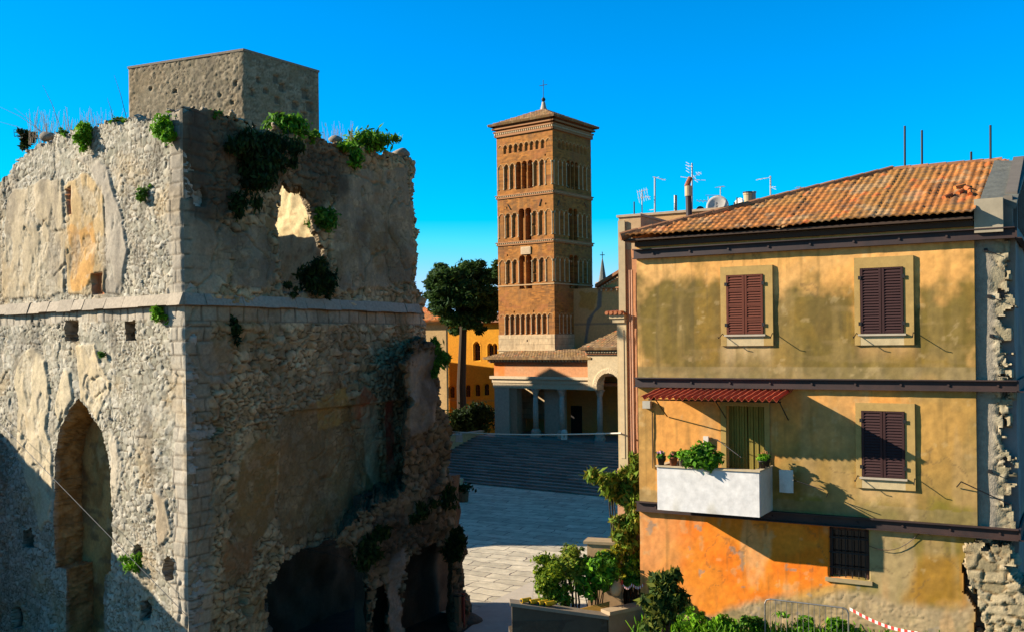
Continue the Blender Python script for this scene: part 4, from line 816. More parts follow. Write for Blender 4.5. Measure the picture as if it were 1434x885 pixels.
def dish(x, y, r, DD, label, rgb, face):
    p0 = at(x, y, DD); t = thing('satellite_dish', p0 - np.array([0, 0, r + .3]), label, 'satellite dish', 'satellite dishes on the roof terrace')
    fx = np.array(face, float); fx /= np.linalg.norm(fx); ux = np.cross(fx, (0, 0, 1)); ux /= np.linalg.norm(ux); uy = np.cross(ux, fx); V = []; Fc = []
    for k in range(6):
        rr = r * k / 5
        V += [p0 + ux * rr * math.cos(2 * math.pi * i / 20) + uy * rr * 1.08 * math.sin(2 * math.pi * i / 20) + fx * (rr / r) ** 2 * r * .22 for i in range(20)]
    for k in range(5): Fc += [(k * 20 + i, k * 20 + (i + 1) % 20, (k + 1) * 20 + (i + 1) % 20, (k + 1) * 20 + i) for i in range(20)]
    o = mesh('reflector', V, Fc, M['gen'], t, cols=np.ones((len(V), 3)) * C3(*rgb), smooth=True)
    s = o.modifiers.new('thickness', 'SOLIDIFY'); s.thickness = .02
    mb = MB(); mb.tube(p0 - uy * r * .9, p0 + fx * r * .9 - uy * r * .1, .012, n=5); mb.tube(p0 + fx * r * .85, p0 + fx * r * 1.0, .04, n=8); mb.tube(p0 - fx * .03, p0 - fx * .05 - np.array([0, 0, r + .5]), .025, n=6); mb.build('feed_arm', M['galv'], t)
dish(1005, 291, .42, D + 1, 'large white satellite dish facing the viewer above the terrace edge', (.62, .66, .70), (-.3, -1, .3))
dish(981, 296, .17, D, 'small dark satellite dish beside the stove pipe', (.06, .06, .07), (.2, -1, .3))
dish(1035, 288, .26, D + 1, 'small white satellite dish turned sideways left of the chimney', (.72, .74, .76), (-.9, -.5, .3))
p0 = at(1048, 292, D); ch = thing('chimney', p0 - np.array([0, 0, .5]), 'round pale chimney with flat cap and rings behind the roof hip', 'chimney')
mb = MB()
MB().lathe(p0 - np.array([0, 0, .5]), [(.17, 0), (.17, 1.0), (.19, 1.0), (.19, 1.05), (.16, 1.05)], 14).build('stack', M['cream'], ch)
MB().lathe(p0, [(.2, .56), (.2, .60)], 14).build('cap', M['dark'], ch)
MB().lathe(p0 + np.array([.18, -.1, -.4]), [(.08, 0), (.08, .95), (.10, .95), (.10, 1.0)], 10).build('flue', M['galv'], ch)
q = H.px(966, 316)
q = at(966, 318, 27.6); sp = thing('stove_pipe', q, 'rusty stove pipe with a bent cowl on the left slope of the tile roof', 'stove pipe')
top = at(964, 262, 27.6)
MB().tube(q - np.array([0, 0, .3]), top - np.array([0, 0, .25]), .085, n=12).build('pipe', M['steel'], sp)
MB().tube(top - np.array([0, 0, .26]), top + np.array([0, 0, .02]), .10, n=12).build('collar', M['cream'], sp)
MB().path([top + np.array([-.04, 0, .0]), top + np.array([.0, 0, .12]), top + np.array([.06, 0, .26])], .08, .06, 10).build('cowl', M['terracotta'], sp)

# ================================================================== CATHEDRAL
CU = np.array([.797, -.604])
cor = at(775, 300, 93)[:2]
T0 = Fr(cor - CU * 6.6, CU); TS = 6.6
zy = lambda y: EYE + (477.3 - y) / 15.05
tow = thing('bell_tower', (cor[0], cor[1], 0), 'tall square brick bell tower with rows of arched arcades and a low tile roof', 'bell tower')
def bays(S, n, m=.15): w_ = (TS - 2 * m) / n; k = np.floor((S - m) / w_); return k, S - m - (k + .5) * w_, w_
ARC = [(zy(467), zy(439), 10, (), .62), (zy(394), zy(360), 8, (3, 4), .56), (zy(328), zy(293), 8, (3, 4), .58), (zy(258), zy(222), 9, (3, 4, 5), .60), (zy(206), zy(194), 10, (), .62)]
def arch_mask(S, T, z0, z1, n, k, f):
    i, x, w_ = bays(S, n); r = w_ * f / 2; sp_ = z1 - r
    return (i >= 0) & (i < n), i, (np.abs(x) < r) & (T > z0) & ((T < sp_) | (np.hypot(x, T - sp_) < r)), (np.abs(x) < r + .10) & ((T < sp_) & (T > sp_ - .01) | (np.hypot(x, T - sp_) < r + .10) & (T >= sp_))
def tw_keep(shaft):
    def f(S, T):
        k = np.ones(S.shape, bool)
        for z0, z1, n, op, fr_ in ARC:
            if op:
                zz = z0 - (.6 if n == 8 else .1); ok, i, m, _ = arch_mask(S, T, zz, z1 + (.38 if n == 8 else .15), n, op, .92 if n == 8 else .84); k &= ~(ok & m & np.isin(i, op))
        return k
    return f
def tow_h(S, T):
    h = np.zeros(S.shape) + (fbm(S * 2, T * 2, 5) - .5) * .04
    for z0, z1, n, op, fr_ in ARC:
        ok, i, m, _ = arch_mask(S, T, z0, z1, n, op, fr_); h = np.where(ok & m & ~np.isin(i, op), -.13, h)
        _, _, _, ring = arch_mask(S, T, z0, z1, n, op, fr_)
        h = np.where(ok & ring & (h > -.2), h + .035, h)
    st_ = _h(np.floor(S * 1.3), np.floor(T * 1.1), 7); hx = (np.abs(S * 1.3 % 1 - .5) < .07) & (np.abs(T * 1.1 % 1 - .5) < .08) & (st_ > .75)
    h = np.where(hx & (h > -.1), -.2, h); h = np.where(T < zy(468), h + .06, h)
    return h
def tow_c(seed):
    def f(S, T):
        row = np.floor(T / .13); col_ = np.floor(S / .42 + .5 * (row % 2)); i = _h(row, col_, seed)
        c = np.ones(S.shape + (3,)) * C3(.38, .165, .030) * (.6 + .8 * i)[..., None]; c = paint(c, ss(.42, .62, fbm(S * .7, T * .5, seed + 3)) * .6, (.43, .20, .045)); c = paint(c, ss(.55, .7, fbm(S * .5, T * 1.1, seed + 4)) * .5, (.38, .14, .05))
        c = paint(c, (np.abs(T / .13 % 1) < .22) * .3, (.34, .20, .07))
        for z0, z1, n, op, fr_ in ARC:
            ok, i_, m, ring = arch_mask(S, T, z0, z1, n, op, fr_); c = paint(c, (ok & ring & ~m) * .55, (.56, .40, .20)); c = paint(c, (ok & m) * .35, (.32, .11, .03))  # last tone darkens the recesses, shade of the blind arches put into the colour
        b, bid, _ = blocks(S, T, 1.1, .55, 5); low = (T < zy(468)).astype(float); bc = paint(np.ones(S.shape + (3,)) * C3(.62, .52, .35) * (.88 + .24 * bid)[..., None], 1 - b, (.42, .34, .22)); c = c * (1 - low[..., None]) + bc * low[..., None]
        return paint(c, ss(.6, .72, fbm(S * 1.2, T * .25, seed + 6)) * .35, (.15, .10, .05))
    return f
frames = [T0]
for k in range(3): frames.append(frames[-1].side(TS))
for k, fr in enumerate(frames):
    wall_sheet('wall', fr, 0, TS, 4 if k < 2 else zy(470), zy(168), .05 if k < 2 else .11, tow_h, tow_c(601 + k * 10), M['brick'], tow, keep=tw_keep(k), thick=.75, smooth=False)
mb = MB(); mb.cur = (.3, .2, .1)
for z in (zy(337), zy(268), zy(170)): mb.box8([T0.p(.3, -.3, z - .2), T0.p(TS - .3, -.3, z - .2), T0.p(TS - .3, -TS + .3, z - .2), T0.p(.3, -TS + .3, z - .2), T0.p(.3, -.3, z), T0.p(TS - .3, -.3, z), T0.p(TS - .3, -TS + .3, z), T0.p(.3, -TS + .3, z)])
mb.build_each('floor_slab', M['gen'], tow)
for fr in frames[:2]:
    for z0, z1, n, op, f_ in ARC[:4]:
        w_ = (TS - .3) / n; sp_ = z1 - w_ * f_ / 2
        for i in range(n + 1):
            if n == 10 and i in (0, n): continue
            a = .15 + i * w_; op_edge = any(j in op and (j + 1) in op and i == j + 1 for j in range(n)); lo = z0 - (.5 if op_edge and n == 8 else .0)
            c = fr.p(a, -.22 if op_edge else .0, lo)
            MB().lathe(c, [(.09, 0), (.09, .08), (.05, .12), (.045, sp_ - lo - .18), (.10, sp_ - lo - .02), (.10, sp_ - lo + .05)], 8).build('colonnette', M['cream'], tow)
def ring_cornice(z, d, hh, m_, dent, name):
    mb = MB()
    for fr in frames[:2] + frames[2:]:
        mb.cur = (.42, .20, .07); mb.fbox(fr, -d, TS + d - .0, -.05, d, z, z + hh * .4); mb.cur = (.46, .23, .09); mb.fbox(fr, -d - .08, TS + d + .08, -.05, d + .08, z + hh * .75, z + hh)
        if dent:
            n = 30
            for i in range(n): a = -d + (TS + 2 * d) * (i + .5) / n; mb.cur = (.66, .55, .36); mb.fbox(fr, a - .055, a + .055, .0, d + .04, z + hh * .42, z + hh * .73)
        mb.cur = (.22, .09, .04); mb.fbox(fr, -d * .5, TS + d * .5, -.05, d * .5, z + hh * .41, z + hh * .74)
    return mb.build(name, M['gen'], tow)
ring_cornice(zy(339), .10, .34, None, True, 'cornice'); ring_cornice(zy(271), .10, .34, None, True, 'cornice'); ring_cornice(zy(181), .16, .55, None, True, 'cornice')
ring_cornice(zy(172) + .12, .34, .42, None, False, 'cornice')
mb = MB(); mb.cur = (.55, .38, .2)
for fr in frames: mb.fbox(fr, -.03, TS + .03, -.05, .07, zy(398), zy(396.2))
mb.build('string_course', M['gen'], tow); mb = MB(); mb.cur = (.6, .5, .33)
for fr in frames: mb.fbox(fr, -.08, TS + .08, -.05, .14, zy(491), zy(488.5))
mb.build('string_course', M['gen'], tow)
a, z = T0.px(737, 351); mb = MB(); mb.cur = (.66, .54, .36); mb.fbox(T0, a - .6, a + .55, 0, .10, z - .36, z + .36); mb.cur = (.58, .47, .32); mb.fbox(T0, a - .47, a + .42, .10, .115, z - .26, z + .26); mb.build('plaque', M['gen'], tow)
# diagonal marble inlays beside the upper arches
mb = MB(); mb.cur = (.16, .10, .06)
for fr, pts in ((T0, [(711, 287, 715, 294), (758, 279, 755, 289)]), (frames[1], [(783, 281, 780, 289), (818, 284, 821, 291)])):
    for x0, y0, x1, y1 in pts: p0, p1 = fr.px(x0, y0), fr.px(x1, y1); mb.tube(fr.p(p0[0], .03, p0[1]), fr.p(p1[0], .03, p1[1]), .06, n=5)
mb.build_each('anchor_bar', M['gen'], tow)
ZT = zy(172) + .55; ov = .62; apex = T0.p(TS / 2, -TS / 2, ZT + 1.75)
for k, fr in enumerate(frames):
    base = T0.p(0, 0, 0); A = fr.p(-ov, ov, ZT); B = fr.p(TS + ov, ov, ZT); U = (B - A) / np.linalg.norm(B - A); mid = (A + B) / 2; Vv = apex - mid; hl = np.linalg.norm(Vv); Vv /= hl; W_ = TS + 2 * ov
    sheet('roof', A, U, Vv, 0, W_, 0, hl, .08, lambda S, T: tiles(S, T, .30, .45, 611)[0] * 1.1, tile_c(611, (.27, .16, .08)), M['tile'], tow, keep=lambda S, T, W_=W_, hl=hl: (S > T / hl * W_ / 2) & (S < W_ - T / hl * W_ / 2), thick=.12, smooth=False)
MB().lathe(apex - np.array([0, 0, .25]), [(.42, 0), (.34, .2), (.22, .6), (.16, .95)], 12).build('finial', M['marble'], tow)
fb = MB().lathe(apex + np.array([0, 0, .70]), [(.03, 0), (.17, .12), (.2, .25), (.15, .38), (.03, .46)], 10).build('ball', M['dark'], tow)
mb = MB(); cz = apex + np.array([0, 0, 1.1]); mb.tube(cz, cz + np.array([0, 0, 1.75]), .03, n=6); mb.tube(cz + np.array([-.36, .27, 1.25]), cz + np.array([.36, -.27, 1.25]), .03, n=6); mb.build('cross', M['dark'], tow)

# portico
PR = at(831, 532, 86)[:2]; P_ = Fr(PR, CU); pA0 = P_.px(692, 530)[0]
por = thing('cathedral_portico', tuple(P_.p(pA0 / 2, 0, 2.7)), 'columned church portico with pale entablature and pink frieze below the bell tower', 'portico')
zf = 2.7; ze0, ze1, zfz, zrf = 7.05, 8.15, 9.35, 9.75
mb = MB(); mb.cur = (.64, .56, .40); mb.fbox(P_, pA0 - .1, .6, -.7, .06, ze0, ze0 + .5); mb.cur = (.68, .60, .44); mb.fbox(P_, pA0 - .15, .65, -.7, .14, ze0 + .503, ze1 - .25); mb.fbox(P_, pA0 - .3, .7, -.7, .32, ze1 - .247, ze1); mb.build('entablature', M['gen'], por)
def fz_c(S, T):
    c = np.ones(S.shape + (3,)) * C3(.66, .34, .17); c = paint(c, ss(pA0 + 1.4, pA0 + 1.1, S), (.78, .27, .06)); return paint(c, ss(.45, .65, fbm(S, T, 9)) * .5, (.60, .38, .22))
wall_sheet('frieze', P_, pA0, .3, ze1 + .003, zfz, .1, lambda S, T: S * 0, fz_c, M['plaster'], por, thick=.5)
mb = MB(); mb.cur = (.52, .22, .10); mb.fbox(P_, pA0 - .35, .3, -.4, .34, zfz + .003, zfz + .12); mb.cur = (.50, .20, .09); mb.fbox(P_, pA0 - .55, .3, -.4, .55, zfz + .30, zfz + .40); mb.cur = (.30, .12, .06); mb.fbox(P_, pA0 - .25, .3, -.4, .22, zfz + .123, zfz + .297); n = 34
for i in range(n): mb.cur = (.70, .60, .42); a = pA0 - .3 + (.6 - pA0) * (i + .5) / n; mb.fbox(P_, a - .07, a + .07, .225, .45, zfz + .125, zfz + .295)
mb.build('cornice', M['gen'], por)
v_ = np.array([*(-P_.n * 4.6), .6]); vl = np.linalg.norm(v_); v_ /= vl
sheet('roof', P_.p(0, .75, zrf + .02), (*P_.u, 0), v_, pA0 - .7, .3, 0, vl + .6, .07, lambda S, T: tiles(S, T, .30, .45, 621)[0] * 1.3, tile_c(621, (.30, .20, .10)), M['tile'], por, thick=.1, smooth=False)
def column(x, label=None):
    a = P_.px(x, 575)[0]; c = P_.p(a, -.25, zf)
    o = MB().lathe(c, [(.24, .75), (.25, 2.2), (.21, ze0 - zf - .62)], 14).build('column', M['marble'], por, True)
    MB().lathe(c, [(.50, 0), (.50, .25), (.42, .30), (.46, .55), (.34, .62), (.32, .75)], 12).build('base', M['marble'], o)
    MB().lathe(c, [(.22, ze0 - zf - .62), (.24, ze0 - zf - .5), (.34, ze0 - zf - .2), (.44, ze0 - zf - .06), (.44, ze0 - zf - .01)], 12).build('capital', M['marble'], o)
for x in (748, 785, 838): column(x)
def pier(x0, x1, rgb, b0, b1):
    a0, a1 = P_.px(x0, 575)[0], P_.px(x1, 575)[0]; mb = MB(); mb.cur = rgb; mb.fbox(P_, a0, a1, b0, b1, zf, ze0 - .01); mb.build('pier', M['plaster'], por)
pier(693, 713, (.56, .48, .40), -.6, .02); pier(713.3, 723, (.45, .30, .20), -.9, -.1); pier(752.5, 776, (.50, .44, .36), -2.0, -1.1)
mb = MB(); mb.cur = (.42, .30, .20); mb.fbox(P_, pA0 + .02, pA0 + .32, -4.4, -.61, zf, ze0 - .01); mb.build('side_wall', M['plaster'], por)  # end wall added to keep sunlight out of the portico
def pb_c(S, T): return paint(np.ones(S.shape + (3,)) * C3(.80, .46, .12), ss(.4, .6, fbm(S * .5, T * .4, 12)) * .6, (.60, .40, .18))
wall_sheet('rear_wall', P_, pA0, 14, zf, 10.5, .2, lambda S, T: S * 0, pb_c, M['plaster'], por, b=-4.5, thick=.3)
mb = MB(); mb.cur = (.03, .025, .02)
for x0, x1, zt_ in ((747, 753, 6.2), (800, 815, 5.3)): a0, a1 = P_.px(x0, 575, -4.45)[0], P_.px(x1, 575, -4.45)[0]; mb.fbox(P_, a0, a1, -4.45, -4.38, zf, zt_)
mb.build_each('church_door', M['gen'], por)
mb = MB(); mb.cur = (.32, .29, .27); mb.fbox(P_, pA0 - 1, 14, -5, .8, 1.2, zf - .003); mb.build('floor_slab', M['gen'], por)
mb = MB(); mb.cur = (.30, .17, .08); mb.fbox(P_, pA0, 14, -4.4, -.72, ze0 + .3, ze0 + .5); mb.build('ceiling', M['gen'], por)
# arched bay on the right
bb = .7; bl = P_.px(823, 520, bb)[0]; ac = P_.px(852, 540, bb); ar = 1.15; zspr = P_.px(840, 541, bb)[1]; btop = P_.px(830, 496, bb)[1]
inarch = lambda S, T, r: (np.abs(S - ac[0]) < r) & ((T < zspr) | (np.hypot(S - ac[0], T - zspr) < r))
def ab_c(S, T):
    c = np.ones(S.shape + (3,)) * C3(.66, .58, .40); rg = inarch(S, T, ar + .38) & (T > zspr); an = np.arctan2(T - zspr, S - ac[0]); k = (np.abs((an * 7.5) % 1 - .5) < .42)
    c = np.where((rg & k)[..., None], C3(.72, .64, .46), c); c = np.where((rg & ~k)[..., None], C3(.46, .36, .22), c); return paint(c, ss(.5, .65, fbm(S, T, 8)) * .3, (.52, .42, .26))
wall_sheet('arched_wall', P_, bl, ac[0] + 7, zf, btop, .05, lambda S, T: np.where(inarch(S, T, ar + .38) & (T > zspr), .05, 0.0), ab_c, M['plaster'], por, b=bb, keep=lambda S, T: ~inarch(S, T, ar) & ~((S < ac[0] - ar + .01) & (T < zspr - .35) & (S < ac[0])), thick=.8, smooth=False)
mb = MB(); mb.cur = (.52, .22, .10); mb.fbox(P_, bl - .15, ac[0] + 7, bb - .6, bb + .18, btop + .003, btop + .14); mb.fbox(P_, bl - .4, ac[0] + 7, bb - .6, bb + .42, btop + .34, btop + .46); mb.cur = (.30, .13, .07); mb.fbox(P_, bl - .1, ac[0] + 7, bb - .6, bb + .1, btop + .143, btop + .337)
for i in range(26): mb.cur = (.70, .60, .42); a = bl - .1 + 7 * (i + .5) / 26; mb.fbox(P_, a - .07, a + .07, bb + .103, bb + .33, btop + .146, btop + .334)
mb.cur = (.5, .4, .26); mb.fbox(P_, bl - .06, ac[0] + 7, bb - .1, bb + .1, P_.px(840, 512, bb)[1] + .9, P_.px(840, 512, bb)[1] + 1.0)
mb.build('cornice', M['gen'], por)
v_ = np.array([*(-P_.n * 5), 1.9]); vl2 = np.linalg.norm(v_); v_ /= vl2
sheet('roof', P_.p(0, bb + .6, btop + .48), (*P_.u, 0), v_, bl - .55, ac[0] + 7, 0, vl2, .07, lambda S, T: tiles(S, T, .30, .45, 631)[0] * 1.3, tile_c(631, (.30, .20, .10)), M['tile'], por, thick=.1, smooth=False, keep=lambda S, T: S > bl - .55 + T * .35)
mb = MB(); mb.cur = (.62, .54, .38); mb.fbox(P_, bl, bl + .3, -4.4, bb - .02, ze1, btop); mb.build('side_wall', M['gen'], por)
# staircase
stf = thing('stone_staircase', tuple(P_.p(-2, 11, 0)), 'broad flight of worn grey stone steps climbing from the square to the portico', 'staircase')
mb = MB(); n = 18; g = random.Random(2); d_ = .58
for i in range(n):
    z1 = zf - i * zf / n; b0 = .8 + i * d_; a = pA0 - 1.2
    while a < 15:
        w_ = g.uniform(.9, 2.2); k = g.uniform(.7, 1.15); mb.cur = (.33 * k, .29 * k, .26 * k); e = min(a + w_, 15); mb.fbox(P_, a + .005, e - .005, b0 - .3, b0 + d_ + g.uniform(-.015, .015), z1 - zf / n - .25, z1 - .006 - g.uniform(0, .012)); a = e
mb.build('steps', M['gen'], stf)
fw = P_.side(pA0 - 1.25, 13.5); fk = thing('flank_wall', tuple(P_.p(pA0 - 1.3, 6, 0)), 'low cream plaster wall closing the left side of the stone steps', 'wall')
wall_sheet('plaster_face', fw, 0, 13.4, 0, 2.95, .15, lambda S, T: (fbm(S, T, 4) - .5) * .05, lambda S, T: paint(np.ones(S.shape + (3,)) * C3(.62, .52, .30), ss(.45, .6, fbm(S * .8, T * .8, 14)) * .5, (.50, .42, .24)), M['plaster'], fk, thick=.4)
mb = MB(); mb.cur = (.5, .46, .36); mb.fbox(fw, -.05, 13.45, -.45, .06, 2.955, 3.05); mb.build('coping', M['gen'], fk)
q = on_z(790, 622, zf); q = P_.p(P_.px(790, 615, .5)[0], .5, zf); wb = thing('marble_block', q, 'small white carved marble block at the foot of the middle column', 'marble block')
mb = MB(); mb.cur = (.82, .80, .74); mb.box(q[0] - .26, q[0] + .26, q[1] - .2, q[1] + .2, q[2], q[2] + .2); mb.build('plinth', M['gen'], wb)
mb = MB(); mb.cur = (.82, .80, .74); mb.box(q[0] - .24, q[0] - .06, q[1] - .18, q[1] + .18, q[2] + .2, q[2] + .52); mb.box(q[0] + .06, q[0] + .24, q[1] - .18, q[1] + .18, q[2] + .2, q[2] + .5); mb.build_each('carved_legs', M['gen'], wb)
MB().lathe(q + np.array([.03, 0, .5]), [(.24, 0), (.28, .12), (.24, .3), (.1, .38)], 10).build('carved_top', M['white'], wb)
# nave
NV = Fr(frames[1].p(3.2, 0, 0)[:2], CU); nv = thing('church_nave', tuple(NV.p(2, 0, 0)), 'tan plastered church nave with tiled gable joining the right side of the bell tower', 'church')
nz0 = NV.px(820, 404)[1]; gx = NV.px(840, 400)[0]
npoly = [(-.3, 2), (-.3, nz0), (gx, nz0), (gx + 6, nz0 + 2.9), (gx + 12, nz0), (gx + 12, 2)]
def nv_c(S, T):
    c = np.ones(S.shape + (3,)) * C3(.74, .46, .19); c = paint(c, patch(S, T, NV.poly([(812, 410), (835, 412), (832, 435), (812, 430)]), .3, .1, 3) * .8, (.62, .32, .06))
    c = paint(c, patch(S, T, NV.poly([(838, 402), (843, 402), (842, 430), (832, 440), (826, 455), (822, 480), (818, 480), (822, 446), (836, 430)]), .06, .05, 4), (.24, .22, .19)); return paint(c, ss(.09, .04, np.abs(T - NV.px(850, 453)[1])) * .7, (.22, .19, .15))
wall_sheet('wall', NV, -.3, gx + 12, 2, nz0 + 3, .1, lambda S, T: S * 0, nv_c, M['plaster'], nv, keep=lambda S, T: sdf(S, T, npoly) < 0, thick=.5)
mb = MB(); mb.cur = (.34, .17, .08)
for x0, x1, z0, z1 in ((gx - .3, gx + 6, nz0, nz0 + 3.02), (gx + 6, gx + 12.4, nz0 + 3.02, nz0)): mb.box8([NV.p(x0, .4, z0), NV.p(x1, .4, z1), NV.p(x1, -14, z1), NV.p(x0, -14, z0), NV.p(x0, .4, z0 + .3), NV.p(x1, .4, z1 + .3), NV.p(x1, -14, z1 + .3), NV.p(x0, -14, z0 + .3)])
mb.build('roof', M['tile'], nv)
mb = MB(); n = 22
for i in range(n): mb.cur = (.62, .48, .30); f = (i + .5) / n; x = gx + 6 * f; z = nz0 + 2.9 * f - .22; mb.fbox(NV, x - .06, x + .06, 0, .25, z, z + .16)
for i in range(n): mb.cur = (.62, .48, .30); x = gx + 12 * (i + .5) / n; mb.fbox(NV, x - .08, x + .08, 0, .2, nz0 - .35, nz0 - .15)
mb.cur = (.42, .2, .09); mb.fbox(NV, gx - .2, gx + 12, 0, .25, nz0 - .14, nz0 - .02); mb.build('cornice', M['gen'], nv)
q = at(844, 400, 125); s_ = thing('spire', (q[0], q[1], 0), 'thin dark pinnacle with a cross beyond the church gable', 'spire')
MB().lathe((q[0], q[1], 0), [(.9, 0), (.9, q[2] + .4)], 8).build('turret', M['concrete'], s_)
MB().lathe((q[0], q[1], q[2] + .4), [(.55, 0), (.42, .6), (.12, 2.6), (.04, 3.0)], 8).build('cone', M['slate'], s_)
mb = MB(); mb.tube((q[0], q[1], q[2] + 3.3), (q[0], q[1], q[2] + 4.2), .05, n=5); mb.tube((q[0] - .3, q[1], q[2] + 3.8), (q[0] + .3, q[1], q[2] + 3.8), .05, n=5); mb.build('cross', M['dark'], s_)

# ------------------------------------------------------------------ buildings beyond and to the left of the square
YB = Fr(at(560, 500, 125)[:2], (.90, -.42)); yb = thing('yellow_building', tuple(YB.p(6, 0, 0)), 'large golden yellow building with round arched windows behind the dark pine', 'building')
ywin = [(668, 492, 4.4, 12.5), (687, 494, 3.3, 12), (694, 494, 3.3, 12), (633, 549, 4, 8.5), (655, 547, 4, 8.5), (668, 546, 4, 8.5), (681, 545, 4, 8.5)]
def yarch(S, T, x, y, hw, hh, ex=0):
    a, z = YB.px(x, y); s_ = 121 / 1400; r = hw * s_ + ex; t_ = z + hh * s_ + ex; return (np.abs(S - a) < r) & (T > z - hh * s_ - ex * .0) & ((T < t_ - r) | (np.hypot(S - a, T - t_ + r) < r))
ztop = YB.px(660, 452)[1]
def yb_c(S, T):
    c = np.ones(S.shape + (3,)) * C3(1.0, .50, .03); c = paint(c, ss(.45, .65, fbm(S * .4, T * .4, 6)) * .5, (.92, .40, .02)); return paint(c, (np.abs(T - YB.px(660, 560)[1]) < .12) * .5, (.60, .40, .15))
wall_sheet('wall', YB, -8, 22, 0, ztop, .12, lambda S, T: -.35 * np.any([yarch(S, T, *q) for q in ywin], 0) + .05 * np.any([yarch(S, T, *q, ex=.15) for q in ywin], 0), yb_c, M['plaster'], yb, thick=.5, smooth=False)
for x, y, hw, hh in ywin:
    a, z = YB.px(x, y); s_ = 121 / 1400; mb = MB(); mb.cur = (.03, .028, .025); mb.fbox(YB, a - hw * s_ * .95, a + hw * s_ * .95, -.30, -.26, z - hh * s_, z + hh * s_ * .85)
    w_ = mb.build('window', M['glass'], yb); mb = MB(); mb.cur = (.14, .08, .05); mb.fbox(YB, a - .05, a + .05, -.26, -.2, z - hh * s_, z + hh * s_ * .9); mb.fbox(YB, a - hw * s_ * .95, a + hw * s_ * .95, -.26, -.21, z, z + .08); mb.build('frame', M['gen'], w_)
mb = MB(); mb.cur = (.4, .19, .08); mb.prism([YB.p(-8.5, .6, ztop), YB.p(-8.5, -10, ztop), YB.p(-8.5, -4.7, ztop + 1.3)], (*(YB.u * 31), 0)); mb.build('roof', M['tile'], yb)
cc = at(625, 500, 108)[:2]; CB = Fr(cc - np.array([.90, -.436]) * 16, (.90, -.436)); ztop = CB.px(620, 452)[1]
cb = thing('cream_building', (cc[0], cc[1], 0), 'plain cream plastered building with an orange tile roof just right of the ruin', 'building')
def cb_c(S, T): return paint(np.ones(S.shape + (3,)) * C3(.66, .50, .26), ss(.45, .62, fbm(S * .4, T * .3, 5)) * .4, (.58, .43, .22))
wall_sheet('wall', CB, 0, 16, 0, ztop, .2, lambda S, T: (fbm(S * .8, T * .8, 6) - .5) * .04, cb_c, M['plaster'], cb, thick=.4)
mb = MB(); mb.cur = (.58, .44, .24); mb.prism([CB.p(.05, -.42, 0), CB.p(15.99, -.42, 0), (*(cc + np.array([-.5, 9])), 0), CB.p(.05, -9, 0)], (0, 0, ztop - .1)); mb.build('rear_wall', M['gen'], cb)
mb = MB(); mb.cur = (.64, .52, .32); mb.fbox(CB, -.3, 16.45, -.4, .5, ztop + .003, ztop + .22); mb.build('eaves', M['gen'], cb)
v_ = np.array([*(-CB.n * 4.5), 1.9]); vl = np.linalg.norm(v_); v_ /= vl
sheet('roof', CB.p(0, .75, ztop + .23), (*CB.u, 0), v_, -.5, 16.7, 0, vl, .1, lambda S, T: tiles(S, T, .34, .5, 641)[0], tile_c(641, (.66, .20, .045)), M['tile'], cb, thick=.12, smooth=False, keep=lambda S, T: S < 16.7 - T * 1.25)
# unseen low building, shaped so its shade lies over the square (it stands behind the ruin)
pz = thing('low_shade_building', (-20, 66, 0), 'unseen low building shaped to shade the square from behind the ruin', 'building')
e0 = on_z(655, 766, 0)[:2]; e1 = on_z(850, 744, 0)[:2]; hh = 9.0; k = hh / SZ; e0 = e0 - np.array([k, -.1 * k]); e1 = e1 - np.array([k, -.1 * k]); ed = (e1 - e0) / np.linalg.norm(e1 - e0)
q0 = e0 - ed * 6; q1 = e0 + ed * ((-11.5 - e0[0]) / ed[0]); PZ = Fr(q0, q1 - q0); pl = np.linalg.norm(q1 - q0); mb = MB(); mb.cur = (.55, .42, .25)
mb.box8([PZ.p(.0, -.0, 0), PZ.p(pl, 0, 0), PZ.p(pl, -17, 0), PZ.p(0, -17, 0), PZ.p(0, 0, hh), PZ.p(pl, 0, hh), PZ.p(pl, -17, hh), PZ.p(0, -17, hh)]); mb.build('wall', M['plaster'], pz)
mb = MB(); mb.cur = (.38, .18, .08); mb.prism([PZ.p(-.3, .3, hh), PZ.p(-.3, -17.3, hh), PZ.p(-.3, -8.5, hh + .6)], (*(PZ.u * (pl + .6)), 0)); mb.build('roof', M['tile'], pz)
mb = MB(); mb.cur = (.55, .42, .25); mb.fbox(PZ, -4, pl - 5, -30, -7, .2, 20); mb.build('stair_shade_block', M['plaster'], pz)  # added unseen block, sized until its shade covers the steps
# unseen gabled building, its outline shaped to cast the shade on the portico
gz = thing('gabled_shade_building', (-23, 92, 0), 'unseen gabled building shaped to shade the portico from behind the ruin', 'building')
prof = [(600, 7.2), (700, 7.3), (745, 7.35), (752, 8.3), (770, 8.95), (829, 7.3), (900, 5.6)]; tX = 25.0; pp = []
for x, z in prof:
    a = P_.px(x, 540)[0]; q = P_.p(a, 0, z); pp.append(q + np.array([-tX, .1 * tX, SZ * tX]))
pp = [np.array([pp[0][0], pp[0][1], 0])] + pp + [np.array([pp[-1][0], pp[-1][1], 0])]
mb = MB(); mb.cur = (.5, .38, .24); mb.prism(pp, (-9, .9, 0)); mb.build('wall', M['plaster'], gz)
